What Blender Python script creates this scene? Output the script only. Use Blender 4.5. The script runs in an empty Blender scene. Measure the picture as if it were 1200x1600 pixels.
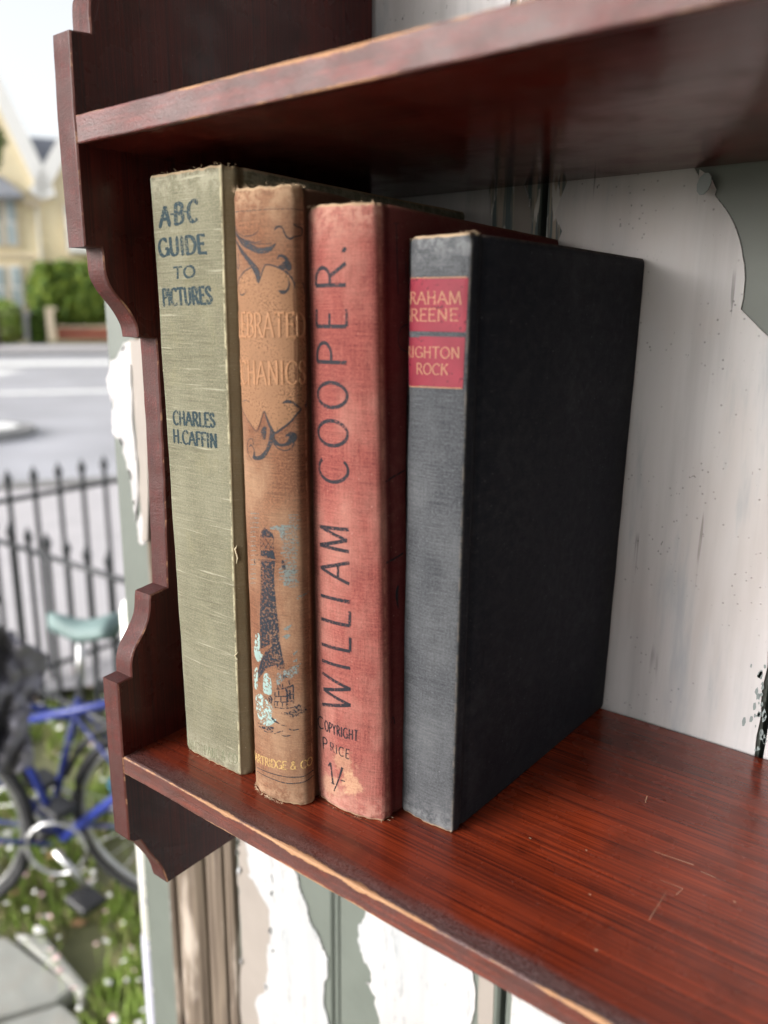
import bpy, bmesh, math, random
from mathutils import Vector, Matrix, noise as mnoise
R = math.radians
random.seed(7)
scene = bpy.context.scene
# ------------------------------------------------------------------ camera
FPX = 1250.776
CAM = Vector((0.26667113, -0.17114491, 0.17677896))
MR = ((0.79160668, 0.14949677, -0.59246061), (0.61096462, -0.17936579, 0.77107078), (0.00900543, -0.97235725, -0.23332439))  # columns: right, down, forward
cd = bpy.data.cameras.new('camera'); cam = bpy.data.objects.new('camera', cd); scene.collection.objects.link(cam)
scene.camera = cam
cd.sensor_fit = 'VERTICAL'; cd.sensor_height = 36; cd.lens = 36 * FPX / 1600
cd.clip_start = 0.01; cd.clip_end = 500
cd.dof.use_dof = True; cd.dof.focus_distance = 0.315; cd.dof.aperture_fstop = 7.4
cam.matrix_world = Matrix(((MR[0][0], -MR[0][1], -MR[0][2], CAM.x), (MR[1][0], -MR[1][1], -MR[1][2], CAM.y), (MR[2][0], -MR[2][1], -MR[2][2], CAM.z), (0, 0, 0, 1)))
# ------------------------------------------------------------------ sky and sun (bright overcast from the street side)
SUN_DIR = Vector((-0.42, -0.84, 0.36)).normalized()
w = bpy.data.worlds.new('World'); scene.world = w; w.use_nodes = True
wn = w.node_tree; bg = wn.nodes['Background']
sky = wn.nodes.new('ShaderNodeTexSky'); sky.sky_type = 'NISHITA'; sky.sun_disc = False
sky.sun_elevation = math.asin(SUN_DIR.z); sky.sun_rotation = math.atan2(SUN_DIR.x, SUN_DIR.y)
sky.dust_density = 4; sky.air_density = 1.0; sky.ozone_density = 0.6
hs = wn.nodes.new('ShaderNodeHueSaturation'); hs.inputs['Saturation'].default_value = 0.20; hs.inputs['Value'].default_value = 1.55
wn.links.new(sky.outputs[0], hs.inputs['Color']); wn.links.new(hs.outputs[0], bg.inputs[0]); bg.inputs[1].default_value = 0.13
sl = bpy.data.lights.new('sun', 'SUN'); sl.energy = 1.15; sl.angle = R(32); sl.color = (1, 0.985, 0.97)
so = bpy.data.objects.new('sun', sl); scene.collection.objects.link(so); so.rotation_euler = SUN_DIR.to_track_quat('Z', 'Y').to_euler()
scene.view_settings.view_transform = 'Standard'; scene.view_settings.look = 'None'
scene.view_settings.exposure = 0.90; scene.view_settings.gamma = 1.0
scene.render.engine = 'CYCLES'

# ------------------------------------------------------------------ helpers
def pray(u, v):
    x = (u - 600) / FPX; y = (v - 800) / FPX
    return Vector([MR[i][0] * x + MR[i][1] * y + MR[i][2] for i in range(3)])
def onp(u, v, ax, c):
    d = pray(u, v); t = (c - CAM[ax]) / d[ax]; return CAM + d * t
def onpl(u, v, P0, nrm):
    d = pray(u, v); return CAM + d * ((P0 - CAM).dot(nrm) / d.dot(nrm))
def proj(P):
    q = P - CAM
    c = [MR[0][k] * q.x + MR[1][k] * q.y + MR[2][k] * q.z for k in range(3)]
    return 600 + FPX * c[0] / c[2], 800 + FPX * c[1] / c[2]

def link(o, parent=None):
    scene.collection.objects.link(o)
    if parent: o.parent = parent
    return o
def tag(o, label=None, cat=None, group=None, kind=None):
    if label: o['label'] = label
    if cat: o['category'] = cat
    if group: o['group'] = group
    if kind: o['kind'] = kind
    return o
def thing(name, label, cat, group=None, loc=(0, 0, 0)):
    o = bpy.data.objects.new(name, None); o.empty_display_size = .05; o.location = loc
    link(o); return tag(o, label, cat, group)
def mesh_obj(name, verts, faces, mats, parent=None, smooth=False, uvs=None, fmat=None):
    me = bpy.data.meshes.new(name); me.from_pydata([tuple(v) for v in verts], [], faces); 
    for m in (mats if isinstance(mats, (list, tuple)) else [mats]): me.materials.append(m)
    if uvs:
        ul = me.uv_layers.new(name='UVMap')
        for i, l in enumerate(me.loops): ul.data[i].uv = uvs[l.vertex_index]
    if fmat: me.polygons.foreach_set('material_index', fmat)
    if smooth: me.polygons.foreach_set('use_smooth', [True] * len(me.polygons))
    me.update()
    return link(bpy.data.objects.new(name, me), parent)
def bm_obj(name, bm, mats, parent=None, smooth=False):
    me = bpy.data.meshes.new(name); bmesh.ops.recalc_face_normals(bm, faces=bm.faces[:]); bm.to_mesh(me); bm.free()
    for m in (mats if isinstance(mats, (list, tuple)) else [mats]): me.materials.append(m)
    if smooth: me.polygons.foreach_set('use_smooth', [True] * len(me.polygons))
    return link(bpy.data.objects.new(name, me), parent)
def bbox(bm, x0, x1, y0, y1, z0, z1, M=None, bev=0):
    r = bmesh.ops.create_cube(bm, size=1.0, matrix=Matrix.Translation(((x0 + x1) / 2, (y0 + y1) / 2, (z0 + z1) / 2)) @ Matrix.Diagonal((abs(x1 - x0), abs(y1 - y0), abs(z1 - z0), 1)))
    vs = r['verts']
    if bev:
        es = list({e for v in vs for e in v.link_edges})
        r2 = bmesh.ops.bevel(bm, geom=es, offset=bev, segments=1, affect='EDGES'); vs = list({v for f in r2['faces'] for v in f.verts})
    if M: bmesh.ops.transform(bm, matrix=M, verts=vs)
def box_obj(name, x0, x1, y0, y1, z0, z1, mat, parent=None, M=None, bev=0):
    bm = bmesh.new(); bbox(bm, x0, x1, y0, y1, z0, z1, M, bev); return bm_obj(name, bm, mat, parent)
def tube(bm, pts, rad, n=8, closed=False):
    pts = [Vector(p) for p in pts]; rings = []
    N = len(pts)
    for i, p in enumerate(pts):
        a = pts[i - 1] if (i > 0 or closed) else pts[i]; b = pts[(i + 1) % N] if (i < N - 1 or closed) else pts[i]
        t = (b - a).normalized(); up = Vector((0, 0, 1)) if abs(t.z) < .95 else Vector((1, 0, 0))
        s = t.cross(up).normalized(); q = s.cross(t)
        r = rad[i] if isinstance(rad, (list, tuple)) else rad
        rings.append([bm.verts.new(p + s * (r * math.cos(2 * math.pi * k / n)) + q * (r * math.sin(2 * math.pi * k / n))) for k in range(n)])
    M = N if closed else N - 1
    for i in range(M):
        A = rings[i]; B = rings[(i + 1) % N]
        for k in range(n): bm.faces.new((A[k], A[(k + 1) % n], B[(k + 1) % n], B[k]))
    if not closed:
        bm.faces.new(rings[0][::-1]); bm.faces.new(rings[-1])
def tube_obj(name, pts, rad, mat, parent=None, n=8, closed=False):
    bm = bmesh.new(); tube(bm, pts, rad, n, closed); return bm_obj(name, bm, mat, parent, True)
def smooth_poly(pts, k=5, closed=False):
    out = []; n = len(pts)
    if n < 3 and not closed: 
        return [tuple(pts[0][j] + (pts[1][j] - pts[0][j]) * t / k for j in range(len(pts[0]))) for t in range(k + 1)]
    rng = range(n if closed else n - 1)
    for i in rng:
        p1 = pts[i]; p2 = pts[(i + 1) % n]
        p0 = pts[i - 1] if (i > 0 or closed) else p1
        p3 = pts[(i + 2) % n] if (i + 2 < n or closed) else p2
        for s in range(k):
            t = s / k
            out.append(tuple(0.5 * (2 * p1[j] + (p2[j] - p0[j]) * t + (2 * p0[j] - 5 * p1[j] + 4 * p2[j] - p3[j]) * t * t + (3 * p1[j] - p0[j] - 3 * p2[j] + p3[j]) * t ** 3) for j in range(len(p1))))
    if not closed: out.append(tuple(pts[-1]))
    return out
def rough_poly(pts, amp, depth=3, closed=True):
    pts = [tuple(p) for p in pts]
    for d in range(depth):
        o = []; n = len(pts)
        for i in range(n if closed else n - 1):
            a = pts[i]; b = pts[(i + 1) % n]; o.append(a)
            L = math.hypot(b[0] - a[0], b[1] - a[1]); nx, ny = -(b[1] - a[1]) / (L + 1e-9), (b[0] - a[0]) / (L + 1e-9)
            k = random.gauss(0, 1) * min(amp, L * .18)
            o.append(((a[0] + b[0]) / 2 + nx * k, (a[1] + b[1]) / 2 + ny * k))
        if not closed: o.append(pts[-1])
        pts = o; amp *= .55
    return pts

# ------------------------------------------------------------------ materials
class NT:
    def __init__(s, name):
        s.m = bpy.data.materials.new(name); s.m.use_nodes = True; s.t = s.m.node_tree; s.p = s.t.nodes['Principled BSDF']
        s.tc = None
    def n(s, typ, **kw):
        nd = s.t.nodes.new('ShaderNode' + typ)
        for k, v in kw.items(): setattr(nd, k, v)
        return nd
    def put(s, sock, v):
        if hasattr(v, 'is_linked') or isinstance(v, bpy.types.NodeSocket): s.t.links.new(v, sock)
        elif isinstance(v, (tuple, list)) and sock.type == 'RGBA': sock.default_value = (*v[:3], 1)
        else: sock.default_value = v
    def co(s, kind='Object'):
        if not s.tc: s.tc = s.n('TexCoord')
        return s.tc.outputs[kind]
    def map(s, vec, scale=(1, 1, 1), loc=(0, 0, 0), rot=(0, 0, 0)):
        m = s.n('Mapping'); s.put(m.inputs[0], vec); m.inputs['Scale'].default_value = scale; m.inputs['Location'].default_value = loc; m.inputs['Rotation'].default_value = rot
        return m.outputs[0]
    def noise(s, vec, scale=1, detail=3, rough=.5, dist=0):
        m = s.n('TexNoise'); s.put(m.inputs['Vector'], vec); m.inputs['Scale'].default_value = scale; m.inputs['Detail'].default_value = detail; m.inputs['Roughness'].default_value = rough; m.inputs['Distortion'].default_value = dist
        return m.outputs[0]
    def vor(s, vec, scale, feature='DISTANCE_TO_EDGE', out='Distance'):
        m = s.n('TexVoronoi', feature=feature); s.put(m.inputs['Vector'], vec); m.inputs['Scale'].default_value = scale
        return m.outputs[out]
    def math(s, op, a, b=0.0, c=0.0, clamp=False):
        m = s.n('Math', operation=op); m.use_clamp = clamp; s.put(m.inputs[0], a); s.put(m.inputs[1], b); s.put(m.inputs[2], c); return m.outputs[0]
    def rng(s, v, a, b, c=0.0, d=1.0, smooth=True):
        m = s.n('MapRange'); m.interpolation_type = 'SMOOTHSTEP' if smooth else 'LINEAR'; s.put(m.inputs[0], v)
        for i, q in enumerate((a, b, c, d)): s.put(m.inputs[i + 1], q)
        return m.outputs[0]
    def mix(s, f, a, b, blend='MIX'):
        m = s.n('Mix', data_type='RGBA', blend_type=blend); s.put(m.inputs['Factor'], f); s.put(m.inputs[6], a); s.put(m.inputs[7], b); return m.outputs[2]
    def sep(s, v):
        m = s.n('SeparateXYZ'); s.put(m.inputs[0], v); return m.outputs
    def wave(s, vec, scale, dist=0, direction='X', detail=0, dscale=1):
        m = s.n('TexWave', bands_direction=direction); s.put(m.inputs['Vector'], vec); m.inputs['Scale'].default_value = scale; m.inputs['Distortion'].default_value = dist; m.inputs['Detail'].default_value = detail; m.inputs['Detail Scale'].default_value = dscale
        return m.outputs[1]
    def bump(s, h, strength=.3, dist=.001, prev=None):
        m = s.n('Bump'); s.put(m.inputs['Height'], h); m.inputs['Strength'].default_value = strength; m.inputs['Distance'].default_value = dist
        if prev: s.t.links.new(prev, m.inputs['Normal'])
        return m.outputs[0]
    def out(s, col, rough=.6, spec=.5, normal=None, metal=0, coat=0, coat_rough=.1):
        s.put(s.p.inputs['Base Color'], col); s.put(s.p.inputs['Roughness'], rough); s.put(s.p.inputs['Specular IOR Level'], spec); s.put(s.p.inputs['Metallic'], metal)
        s.p.inputs['Coat Weight'].default_value = coat; s.p.inputs['Coat Roughness'].default_value = coat_rough
        if normal: s.t.links.new(normal, s.p.inputs['Normal'])
        return s.m

def simple(name, col, rough=.6, var=.15, scale=20, metal=0, spec=.5, bump=0, bscale=200):
    t = NT(name); o = t.co()
    c = t.mix(t.noise(o, scale, 4), tuple(x * (1 - var) for x in col), tuple(min(1, x * (1 + var)) for x in col))
    nm = t.bump(t.noise(o, bscale, 3), bump, .001) if bump else None
    return t.out(c, rough, spec, nm, metal)

def wood(name, light, dark, axis='X', worn=False, rough=.32, top=False, grime=.5, spec=.5, zt=None, zb=None, wornw=.0009):
    """stained, varnished timber; the grain runs along `axis`."""
    t = NT(name); o = t.co()
    sc = {'X': (6, 260, 260), 'Z': (260, 260, 6)}[axis]
    sc2 = {'X': (14, 900, 900), 'Z': (900, 900, 14)}[axis]
    sc3 = {'X': (2.5, 40, 40), 'Z': (40, 40, 2.5)}[axis]
    warp = t.mix(.012, o, t.noise(o, 9, 2)) if False else o
    g = t.noise(t.map(warp, sc), 1, 4, .6, .4)
    g2 = t.noise(t.map(o, sc2), 1, 3, .6)
    g3 = t.noise(t.map(o, sc3), 1, 3, .5)
    g4 = t.noise(t.map(o, {'X': (3, 1900, 1900), 'Z': (1900, 1900, 3)}[axis]), 1, 2, .5)
    f = t.math('ADD', t.math('MULTIPLY', g, .17), t.math('ADD', t.math('MULTIPLY', g2, .36), t.math('ADD', t.math('MULTIPLY', g3, .17), t.math('MULTIPLY', g4, .38))))
    f = t.rng(f, .40, .70)
    col = t.mix(f, dark, light)
    lowf = t.noise(t.map(o, {'X': (7, 22, 22), 'Z': (22, 22, 7)}[axis]), 1, 3, .5); col = t.mix(t.rng(lowf, .42, .66, 0, .55), col, dark)
    # dust and dirt specks, scratches
    sp = t.noise(o, 900, 2, .6); col = t.mix(t.rng(sp, .70, .78, 0, .35), col, (.35, .26, .22))
    dk = t.noise(o, 45, 5, .65); col = t.mix(t.rng(dk, .5, .72, 0, grime), col, tuple(x * .35 for x in dark))
    X, Y, Z = t.sep(o)
    h = t.math('ADD', t.math('MULTIPLY', g2, .6), g)
    nm = t.bump(h, .16, .0004)
    front = t.rng(Y, .001, .003, 1, 0) if axis == 'X' else t.rng(X, -.0012, -.0002, 1, 0)
    fs = t.noise(o, 1300, 3, .7); col = t.mix(t.math('MULTIPLY', front, t.rng(fs, .54, .70, 0, .45)), col, (.17, .12, .12))
    gm = t.noise(t.map(o, (60, 200, 200)), 1, 5, .7); col = t.mix(t.math('MULTIPLY', front, t.rng(gm, .38, .60, .25, .85)), col, (.050, .018, .016))
    nm = t.bump(t.math('MULTIPLY', fs, front), .5, .0006, nm)
    nm = t.bump(t.noise(o, 1500, 2), .10, .0003, nm)
    rg = t.math('ADD', t.rng(t.noise(o, 60, 4), .3, .7, rough - .07, rough + .14), t.math('MULTIPLY', front, .28))
    if top:   # crazed dark varnish along the front edge, worn to bare wood on the arris
        n1 = t.noise(t.map(o, (25, 60, 60)), 1, 4)
        band = t.rng(t.math('ADD', Y, t.math('MULTIPLY', n1, .016)), .010, .019, 1, 0)
        onTop = t.rng(Z, -.0012, -.0004)
        band = t.math('MULTIPLY', band, onTop)
        ck = t.vor(t.mix(.02, o, t.noise(o, 250, 2)), 820)
        ck2 = t.rng(ck, .03, .20)
        bc = t.mix(ck2, (.17, .12, .12), (.035, .012, .012))
        col = t.mix(t.math('MULTIPLY', band, .8), col, bc)
        col = t.mix(t.math('MULTIPLY', t.rng(Y, .0, .05, .55, 0), t.rng(X, .30, .0)), col, (.05, .012, .010))
        nm = t.bump(t.math('MULTIPLY', ck2, band), .35, .0004, nm)
        # long pale scratches
        for (sx, sy, a, L) in ((.232, .055, .45, .018), (.2395, .0595, 2.05, .006), (.262, .075, .25, .03)):
            pass
    if zt is not None:
        nn = t.noise(t.map(o, (90, 20, 20)), 1, 5, .65)
        big = t.noise(t.map(o, (14, 1, 1)), 1, 2)
        for ze, ww in ((zt, wornw), (zb, wornw * .55)):
            dz = t.math('SUBTRACT', Z, ze); d = t.math('SQRT', t.math('ADD', t.math('MULTIPLY', Y, Y), t.math('MULTIPLY', dz, dz)))
            thr = t.math('MULTIPLY', t.math('MULTIPLY', t.math('ADD', nn, -.18), t.math('MAXIMUM', t.math('ADD', big, -.30), .04)), ww * 14)
            mask = t.rng(t.math('SUBTRACT', thr, d), -.0001, .00035)
            cw = t.mix(t.noise(t.map(o, (60, 900, 900)), 1, 3), (.22, .095, .04), (.42, .24, .13))
            col = t.mix(mask, col, cw); rg = t.mix(mask, rg, (.75, .75, .75))
    return t.out(col, rg, spec, nm)

def worn_edge(name, base, bare, amount=.5):
    t = NT(name); o = t.co()
    m = t.rng(t.noise(o, 70, 6, .7), .55 - amount * .25, .62 - amount * .2)
    return t.out(t.mix(m, base, bare), .55, .4, t.bump(t.noise(o, 700, 3), .3, .0004))

def cloth(name, base, dark, light, weave=.00042, slub=0.0, wear=.5, H=.21, seg=None, facet=None, spots=(), rough=.85, bump=.5, sheen=0, twill=0, vstreak=0, stain=(.1, .07, .04)):
    """book cloth; UV is metres round the case (u) and up the book (v)."""
    t = NT(name); uv = t.co('UV'); U, V, _ = t.sep(uv)
    k = 1.0 / weave
    dw = t.noise(t.map(uv, (180, 180, 1)), 1, 2)
    uu = t.math('ADD', U, t.math('MULTIPLY', dw, weave * .9)); vv = t.math('ADD', V, t.math('MULTIPLY', dw, weave * .9))
    if twill: vv = t.math('ADD', vv, t.math('MULTIPLY', U, twill))
    su = t.math('SINE', t.math('MULTIPLY', uu, 2 * math.pi * k)); sv = t.math('SINE', t.math('MULTIPLY', vv, 2 * math.pi * k))
    wv = t.math('MULTIPLY', su, sv)
    if vstreak: wv = t.math('ADD', t.math('MULTIPLY', su, .9), t.math('MULTIPLY', sv, .45))
    wcol = t.rng(wv, -1, 1, 0, 1, False)
    yarn = t.noise(t.map(uv, (1400, 1400, 1)), 1, 2)
    thr = t.noise(t.map(uv, (90, 2600, 1)), 1, 2)     # single cross threads
    thv = t.noise(t.map(uv, (2600, 70, 1)), 1, 2)
    big = t.noise(t.map(uv, (38, 22, 1)), 1, 5, .6)
    f = t.math('ADD', t.math('MULTIPLY', wcol, .20), t.math('ADD', t.math('MULTIPLY', yarn, .35), t.math('ADD', t.math('MULTIPLY', thr, .32), t.math('MULTIPLY', thv, .28 if vstreak else .13))))
    f = t.rng(f, .40, .70 if vstreak else .64)
    col = t.mix(f, dark, base)
    if slub:
        sl_ = t.noise(t.map(uv, (26, 520, 1)), 1, 3, .6, .1); m1 = t.rng(sl_, .60, .72, 0, slub)
        col = t.mix(m1, col, light)
        sl2 = t.noise(t.map(uv, (22, 900, 1), (3, 7, 0)), 1, 2); col = t.mix(t.rng(sl2, .60, .70, 0, slub * .5), col, tuple(x * .75 for x in dark))
    col = t.mix(t.rng(big, .40, .72, 0, .45 * wear), col, light)
    big2 = t.noise(t.map(uv, (50, 30, 1), (5, 2, 0)), 1, 5, .65); col = t.mix(t.rng(big2, .50, .75, 0, .5 * wear), col, stain)
    # handling marks at the head and foot
    ed = t.math('MINIMUM', V, t.math('SUBTRACT', H, V)); n2 = t.noise(t.map(uv, (250, 250, 1)), 1, 4, .7)
    col = t.mix(t.math('MULTIPLY', t.rng(ed, .0, .014, 1, 0), t.rng(n2, .40, .62, .1, .7)), col, light)
    col = t.mix(t.rng(t.math('ADD', ed, t.math('MULTIPLY', n2, -.0016)), -.0004, .0004, .9, 0), col, (.42, .30, .19))
    if seg:     # rubbed arrises at given u positions
        for s0, wd, c, amt in seg:
            dd = t.math('ABSOLUTE', t.math('SUBTRACT', U, s0)); n3 = t.noise(t.map(uv, (500, 220, 1)), 1, 4, .7)
            m = t.math('MULTIPLY', t.rng(dd, 0, wd, 1, 0), t.rng(n3, .42, .60)); col = t.mix(t.math('MULTIPLY', m, amt), col, c)
    if facet:   # side faces darkened between two u positions: shade painted over unfaded cloth
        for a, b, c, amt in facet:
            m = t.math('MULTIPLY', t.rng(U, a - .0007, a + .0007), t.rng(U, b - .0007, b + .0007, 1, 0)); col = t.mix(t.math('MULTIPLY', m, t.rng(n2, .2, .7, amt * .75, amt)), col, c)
    for (s0, v0, r, c, amt) in spots:
        du = t.math('SUBTRACT', U, s0); dv = t.math('SUBTRACT', V, v0)
        d = t.math('SQRT', t.math('ADD', t.math('MULTIPLY', du, du), t.math('MULTIPLY', dv, dv)))
        nz = t.noise(t.map(uv, (260, 260, 1)), 1, 4, .65); d = t.math('ADD', d, t.math('MULTIPLY', t.math('SUBTRACT', nz, .5), r * 2.6))
        col = t.mix(t.math('MULTIPLY', t.rng(d, r * .55, r * 1.05, amt, 0), t.rng(yarn, .3, .6, .6, 1)), col, c)
    sp = t.noise(t.map(uv, (1100, 1100, 1), (1, 1, 0)), 1, 1); col = t.mix(t.rng(sp, .73, .77, 0, .55), col, light)
    sc_ = t.noise(t.map(uv, (16, 16, 1), (8, 1, 0)), 1, 6, .7); col = t.mix(t.rng(sc_, .52, .72, 0, .10), col, light)
    hh = t.math('ADD', t.math('MULTIPLY', wcol, .6), t.math('ADD', t.math('MULTIPLY', yarn, .4), t.math('MULTIPLY', thr, .5)))
    nm = t.bump(hh, min(1, bump * 1.6), .0003)
    if slub: nm = t.bump(t.noise(t.map(uv, (26, 520, 1)), 1, 3, .6, .1), .55, .0006, nm)
    nm = t.bump(t.noise(t.map(uv, (60, 40, 1)), 1, 3), .25, .0012, nm)
    m = t.out(col, rough, .10, nm)
    t.p.inputs['Sheen Weight'].default_value = sheen
    return m

def ink(name, col, cloth_col, wear=.5, scale=1300, lo=.5, rough=.6):
    t = NT(name); uv = t.co('UV')
    a = t.noise(t.map(uv, (scale, scale, 1)), 1, 3, .6); b = t.noise(t.map(uv, (120, 120, 1)), 1, 3)
    m = t.rng(t.math('ADD', t.math('MULTIPLY', a, .7), t.math('MULTIPLY', b, .3)), lo + .02, lo + .09, 0, wear)
    tr = t.n('BsdfTransparent'); mx = t.n('MixShader')
    t.out(t.mix(b, tuple(x * .7 for x in col), tuple(x * 1.4 for x in col)), rough, .12)
    outn = t.t.nodes['Material Output']
    t.t.links.new(m, mx.inputs[0]); t.t.links.new(t.p.outputs[0], mx.inputs[1]); t.t.links.new(tr.outputs[0], mx.inputs[2]); t.t.links.new(mx.outputs[0], outn.inputs[0])
    return t.m

M = {}
M['side'] = wood('side_wood', (.105, .013, .009), (.028, .005, .006), 'Z', grime=.5, rough=.28, spec=.26)
M['side_worn'] = worn_edge('side_worn_wood', (.085, .022, .016), (.26, .13, .075), .12)
HS, TU, TL_, D = .235, .0092, .0079, .16739
M['low'] = wood('shelf_top_wood', (.31, .043, .013), (.048, .008, .005), 'X', top=True, rough=.22, grime=.35, zt=0, zb=-TL_, wornw=.0011)
M['up'] = wood('shelf_under_wood', (.175, .026, .018), (.065, .009, .009), 'X', rough=.11, spec=.4, grime=.55, zt=HS + TU, zb=HS, wornw=.0007)

# ------------------------------------------------------------------ the hanging shelf
shelf = thing('hanging_shelf', 'dark red mahogany stained shelf unit with scrolled side brackets, mounted on the peeling painted wall', 'shelf')
def catm(p): return smooth_poly(p, 5)
prof = [(.0282, .425), (.0282, .3065), (.0205, .3055)] + catm([(.0200, .301), (.0155, .291), (.0100, .285), (.0086, .280), (.0084, .2716)]) + \
       [(.0004, .2706), (-.0002, .244), (.0001, .2012), (.0070, .2013)] + catm([(.0072, .200), (.0076, .192), (.0100, .1868), (.0155, .1806), (.0194, .1745), (.0202, .1695)]) + \
       [(.0284, .1688)] + catm([(.0286, .162), (.0284, .115), (.0270, .0666)]) + [(.0184, .0655)] + catm([(.0180, .0635), (.0168, .0565), (.0140, .0510), (.0092, .0448), (.0072, .0398), (.0067, .0331)]) + \
       [(.0003, .0326), (0, 0), (.0002, -.0395), (.0022, -.0415), (.0056, -.0424)] + catm([(.0058, -.0425), (.0072, -.0460), (.0100, -.0518), (.0155, -.0620), (.0180, -.0716)]) + [(.060, -.0712), (.163, -.0712), (.163, .425)]
q = [prof[0]]
for a in prof[1:]:
    if math.dist(a, q[-1]) > .0003: q.append(a)
prof = q
def side_panel(x_in, x_out, mats, parent):
    bm = bmesh.new()
    vs = [bm.verts.new((x_in, y, z)) for y, z in prof]
    f = bm.faces.new(vs); r = bmesh.ops.extrude_face_region(bm, geom=[f])
    bmesh.ops.translate(bm, verts=[g for g in r['geom'] if isinstance(g, bmesh.types.BMVert)], vec=(x_out - x_in, 0, 0))
    es = [e for e in bm.edges if abs(e.verts[0].co.x - e.verts[1].co.x) < 1e-6 and e.verts[0].co.y < .1 and e.verts[1].co.y < .1]
    bmesh.ops.bevel(bm, geom=es, offset=.0005, segments=1, affect='EDGES', material=1)
    bmesh.ops.subdivide_edges(bm, edges=[e for e in bm.edges if e.calc_length() > .01 and e.verts[0].co.y < .05 and e.verts[1].co.y < .05], cuts=6)
    for v in bm.verts:
        if v.co.y < .05:
            k = mnoise.noise(v.co * 160) * .00022; v.co.y += k; v.co.x += mnoise.noise(v.co * 210 + Vector((5, 0, 0))) * .00012
    bmesh.ops.triangulate(bm, faces=[f for f in bm.faces if len(f.verts) > 4])
    return bm_obj('side_panel', bm, mats, parent)
side_panel(0, -.0108, [M['side'], M['side_worn']], shelf)
side_panel(.600, .6108, [M['side'], M['side_worn']], shelf)
def shelf_board(z0, z1, mat, parent, seed):
    # rounded, knocked-about board built as rings along x
    n = 360; x0, x1 = .0002, .5998; ring_n = None; verts = []; faces = []
    for i in range(n + 1):
        x = x0 + (x1 - x0) * i / n
        a = .0004 + .0006 * max(0, mnoise.noise(Vector((x * 38, seed, 0))) + .2) + .0004 * abs(mnoise.noise(Vector((x * 160, seed, 3))))
        b = .0004 + .0005 * max(0, mnoise.noise(Vector((x * 45, seed, 7))) + .1) + .0003 * abs(mnoise.noise(Vector((x * 190, seed, 9))))
        y0 = .0003 * mnoise.noise(Vector((x * 25, seed, 4))) + .0002
        prof_ = [(D - .0025, z1)] + [(yy, z1) for yy in (.12, .08, .05, .03, .015, .006)] + [(y0 + a * 1.3, z1), (y0 + a * .35, z1 - a * .3), (y0, z1 - a), (y0 + .0001, (z0 + z1) / 2), (y0, z0 + b), (y0 + b * .3, z0 + b * .3), (y0 + b, z0), (.05, z0), (D - .0025, z0)]
        ring_n = len(prof_)
        verts += [(x, y, z) for y, z in prof_]
    for i in range(n):
        for k in range(ring_n):
            a = i * ring_n + k; b = i * ring_n + (k + 1) % ring_n
            faces.append((a, b, b + ring_n, a + ring_n))
    faces.append(tuple(range(ring_n))[::-1]); faces.append(tuple(n * ring_n + k for k in range(ring_n)))
    return mesh_obj('shelf_board', verts, faces, mat, parent)
shelf_board(-TL_, 0, M['low'], shelf, 1.3)
shelf_board(HS, HS + TU, M['up'], shelf, 8.1)
# scratches on the lower board: thin raised pale flakes of lifted varnish
M['scratch'] = simple('scratch_pale', (.42, .26, .17), .7)
def strokes_on_z(segs, z, mat, name, parent):
    bm = bmesh.new()
    for (p, q_, w_) in segs:
        A = onp(*p, 2, 0); B = onp(*q_, 2, 0); d = (B - A).normalized(); s = Vector((-d.y, d.x, 0)) * w_
        v = [bm.verts.new((P.x, P.y, z)) for P in (A - s * .3, B - s * .5, B + s * .5, A + s * .3)]; bm.faces.new(v)
    return bm_obj(name, bm, mat, parent)
strokes_on_z([((1031, 1375), (1067, 1389), .0002), ((1067, 1389), (1056, 1399), .0002), ((1041, 1394), (1014, 1438), .00015), ((1022, 1331), (1084, 1352), .0003), ((1095, 1362), (1118, 1372), .0003), ((920, 1397), (923, 1399), .0005), ((1146, 1408), (1149, 1411), .0008), ((930, 1484), (933, 1486), .0009), ((915, 1328), (917, 1330), .0006), ((1140, 1195), (1143, 1197), .0006), ((827, 1309), (829, 1311), .0005), ((1008, 1255), (1011, 1244), .0004)], .00015, M['scratch'], 'varnish_scratch', shelf)['kind'] = 'stuff'

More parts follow.
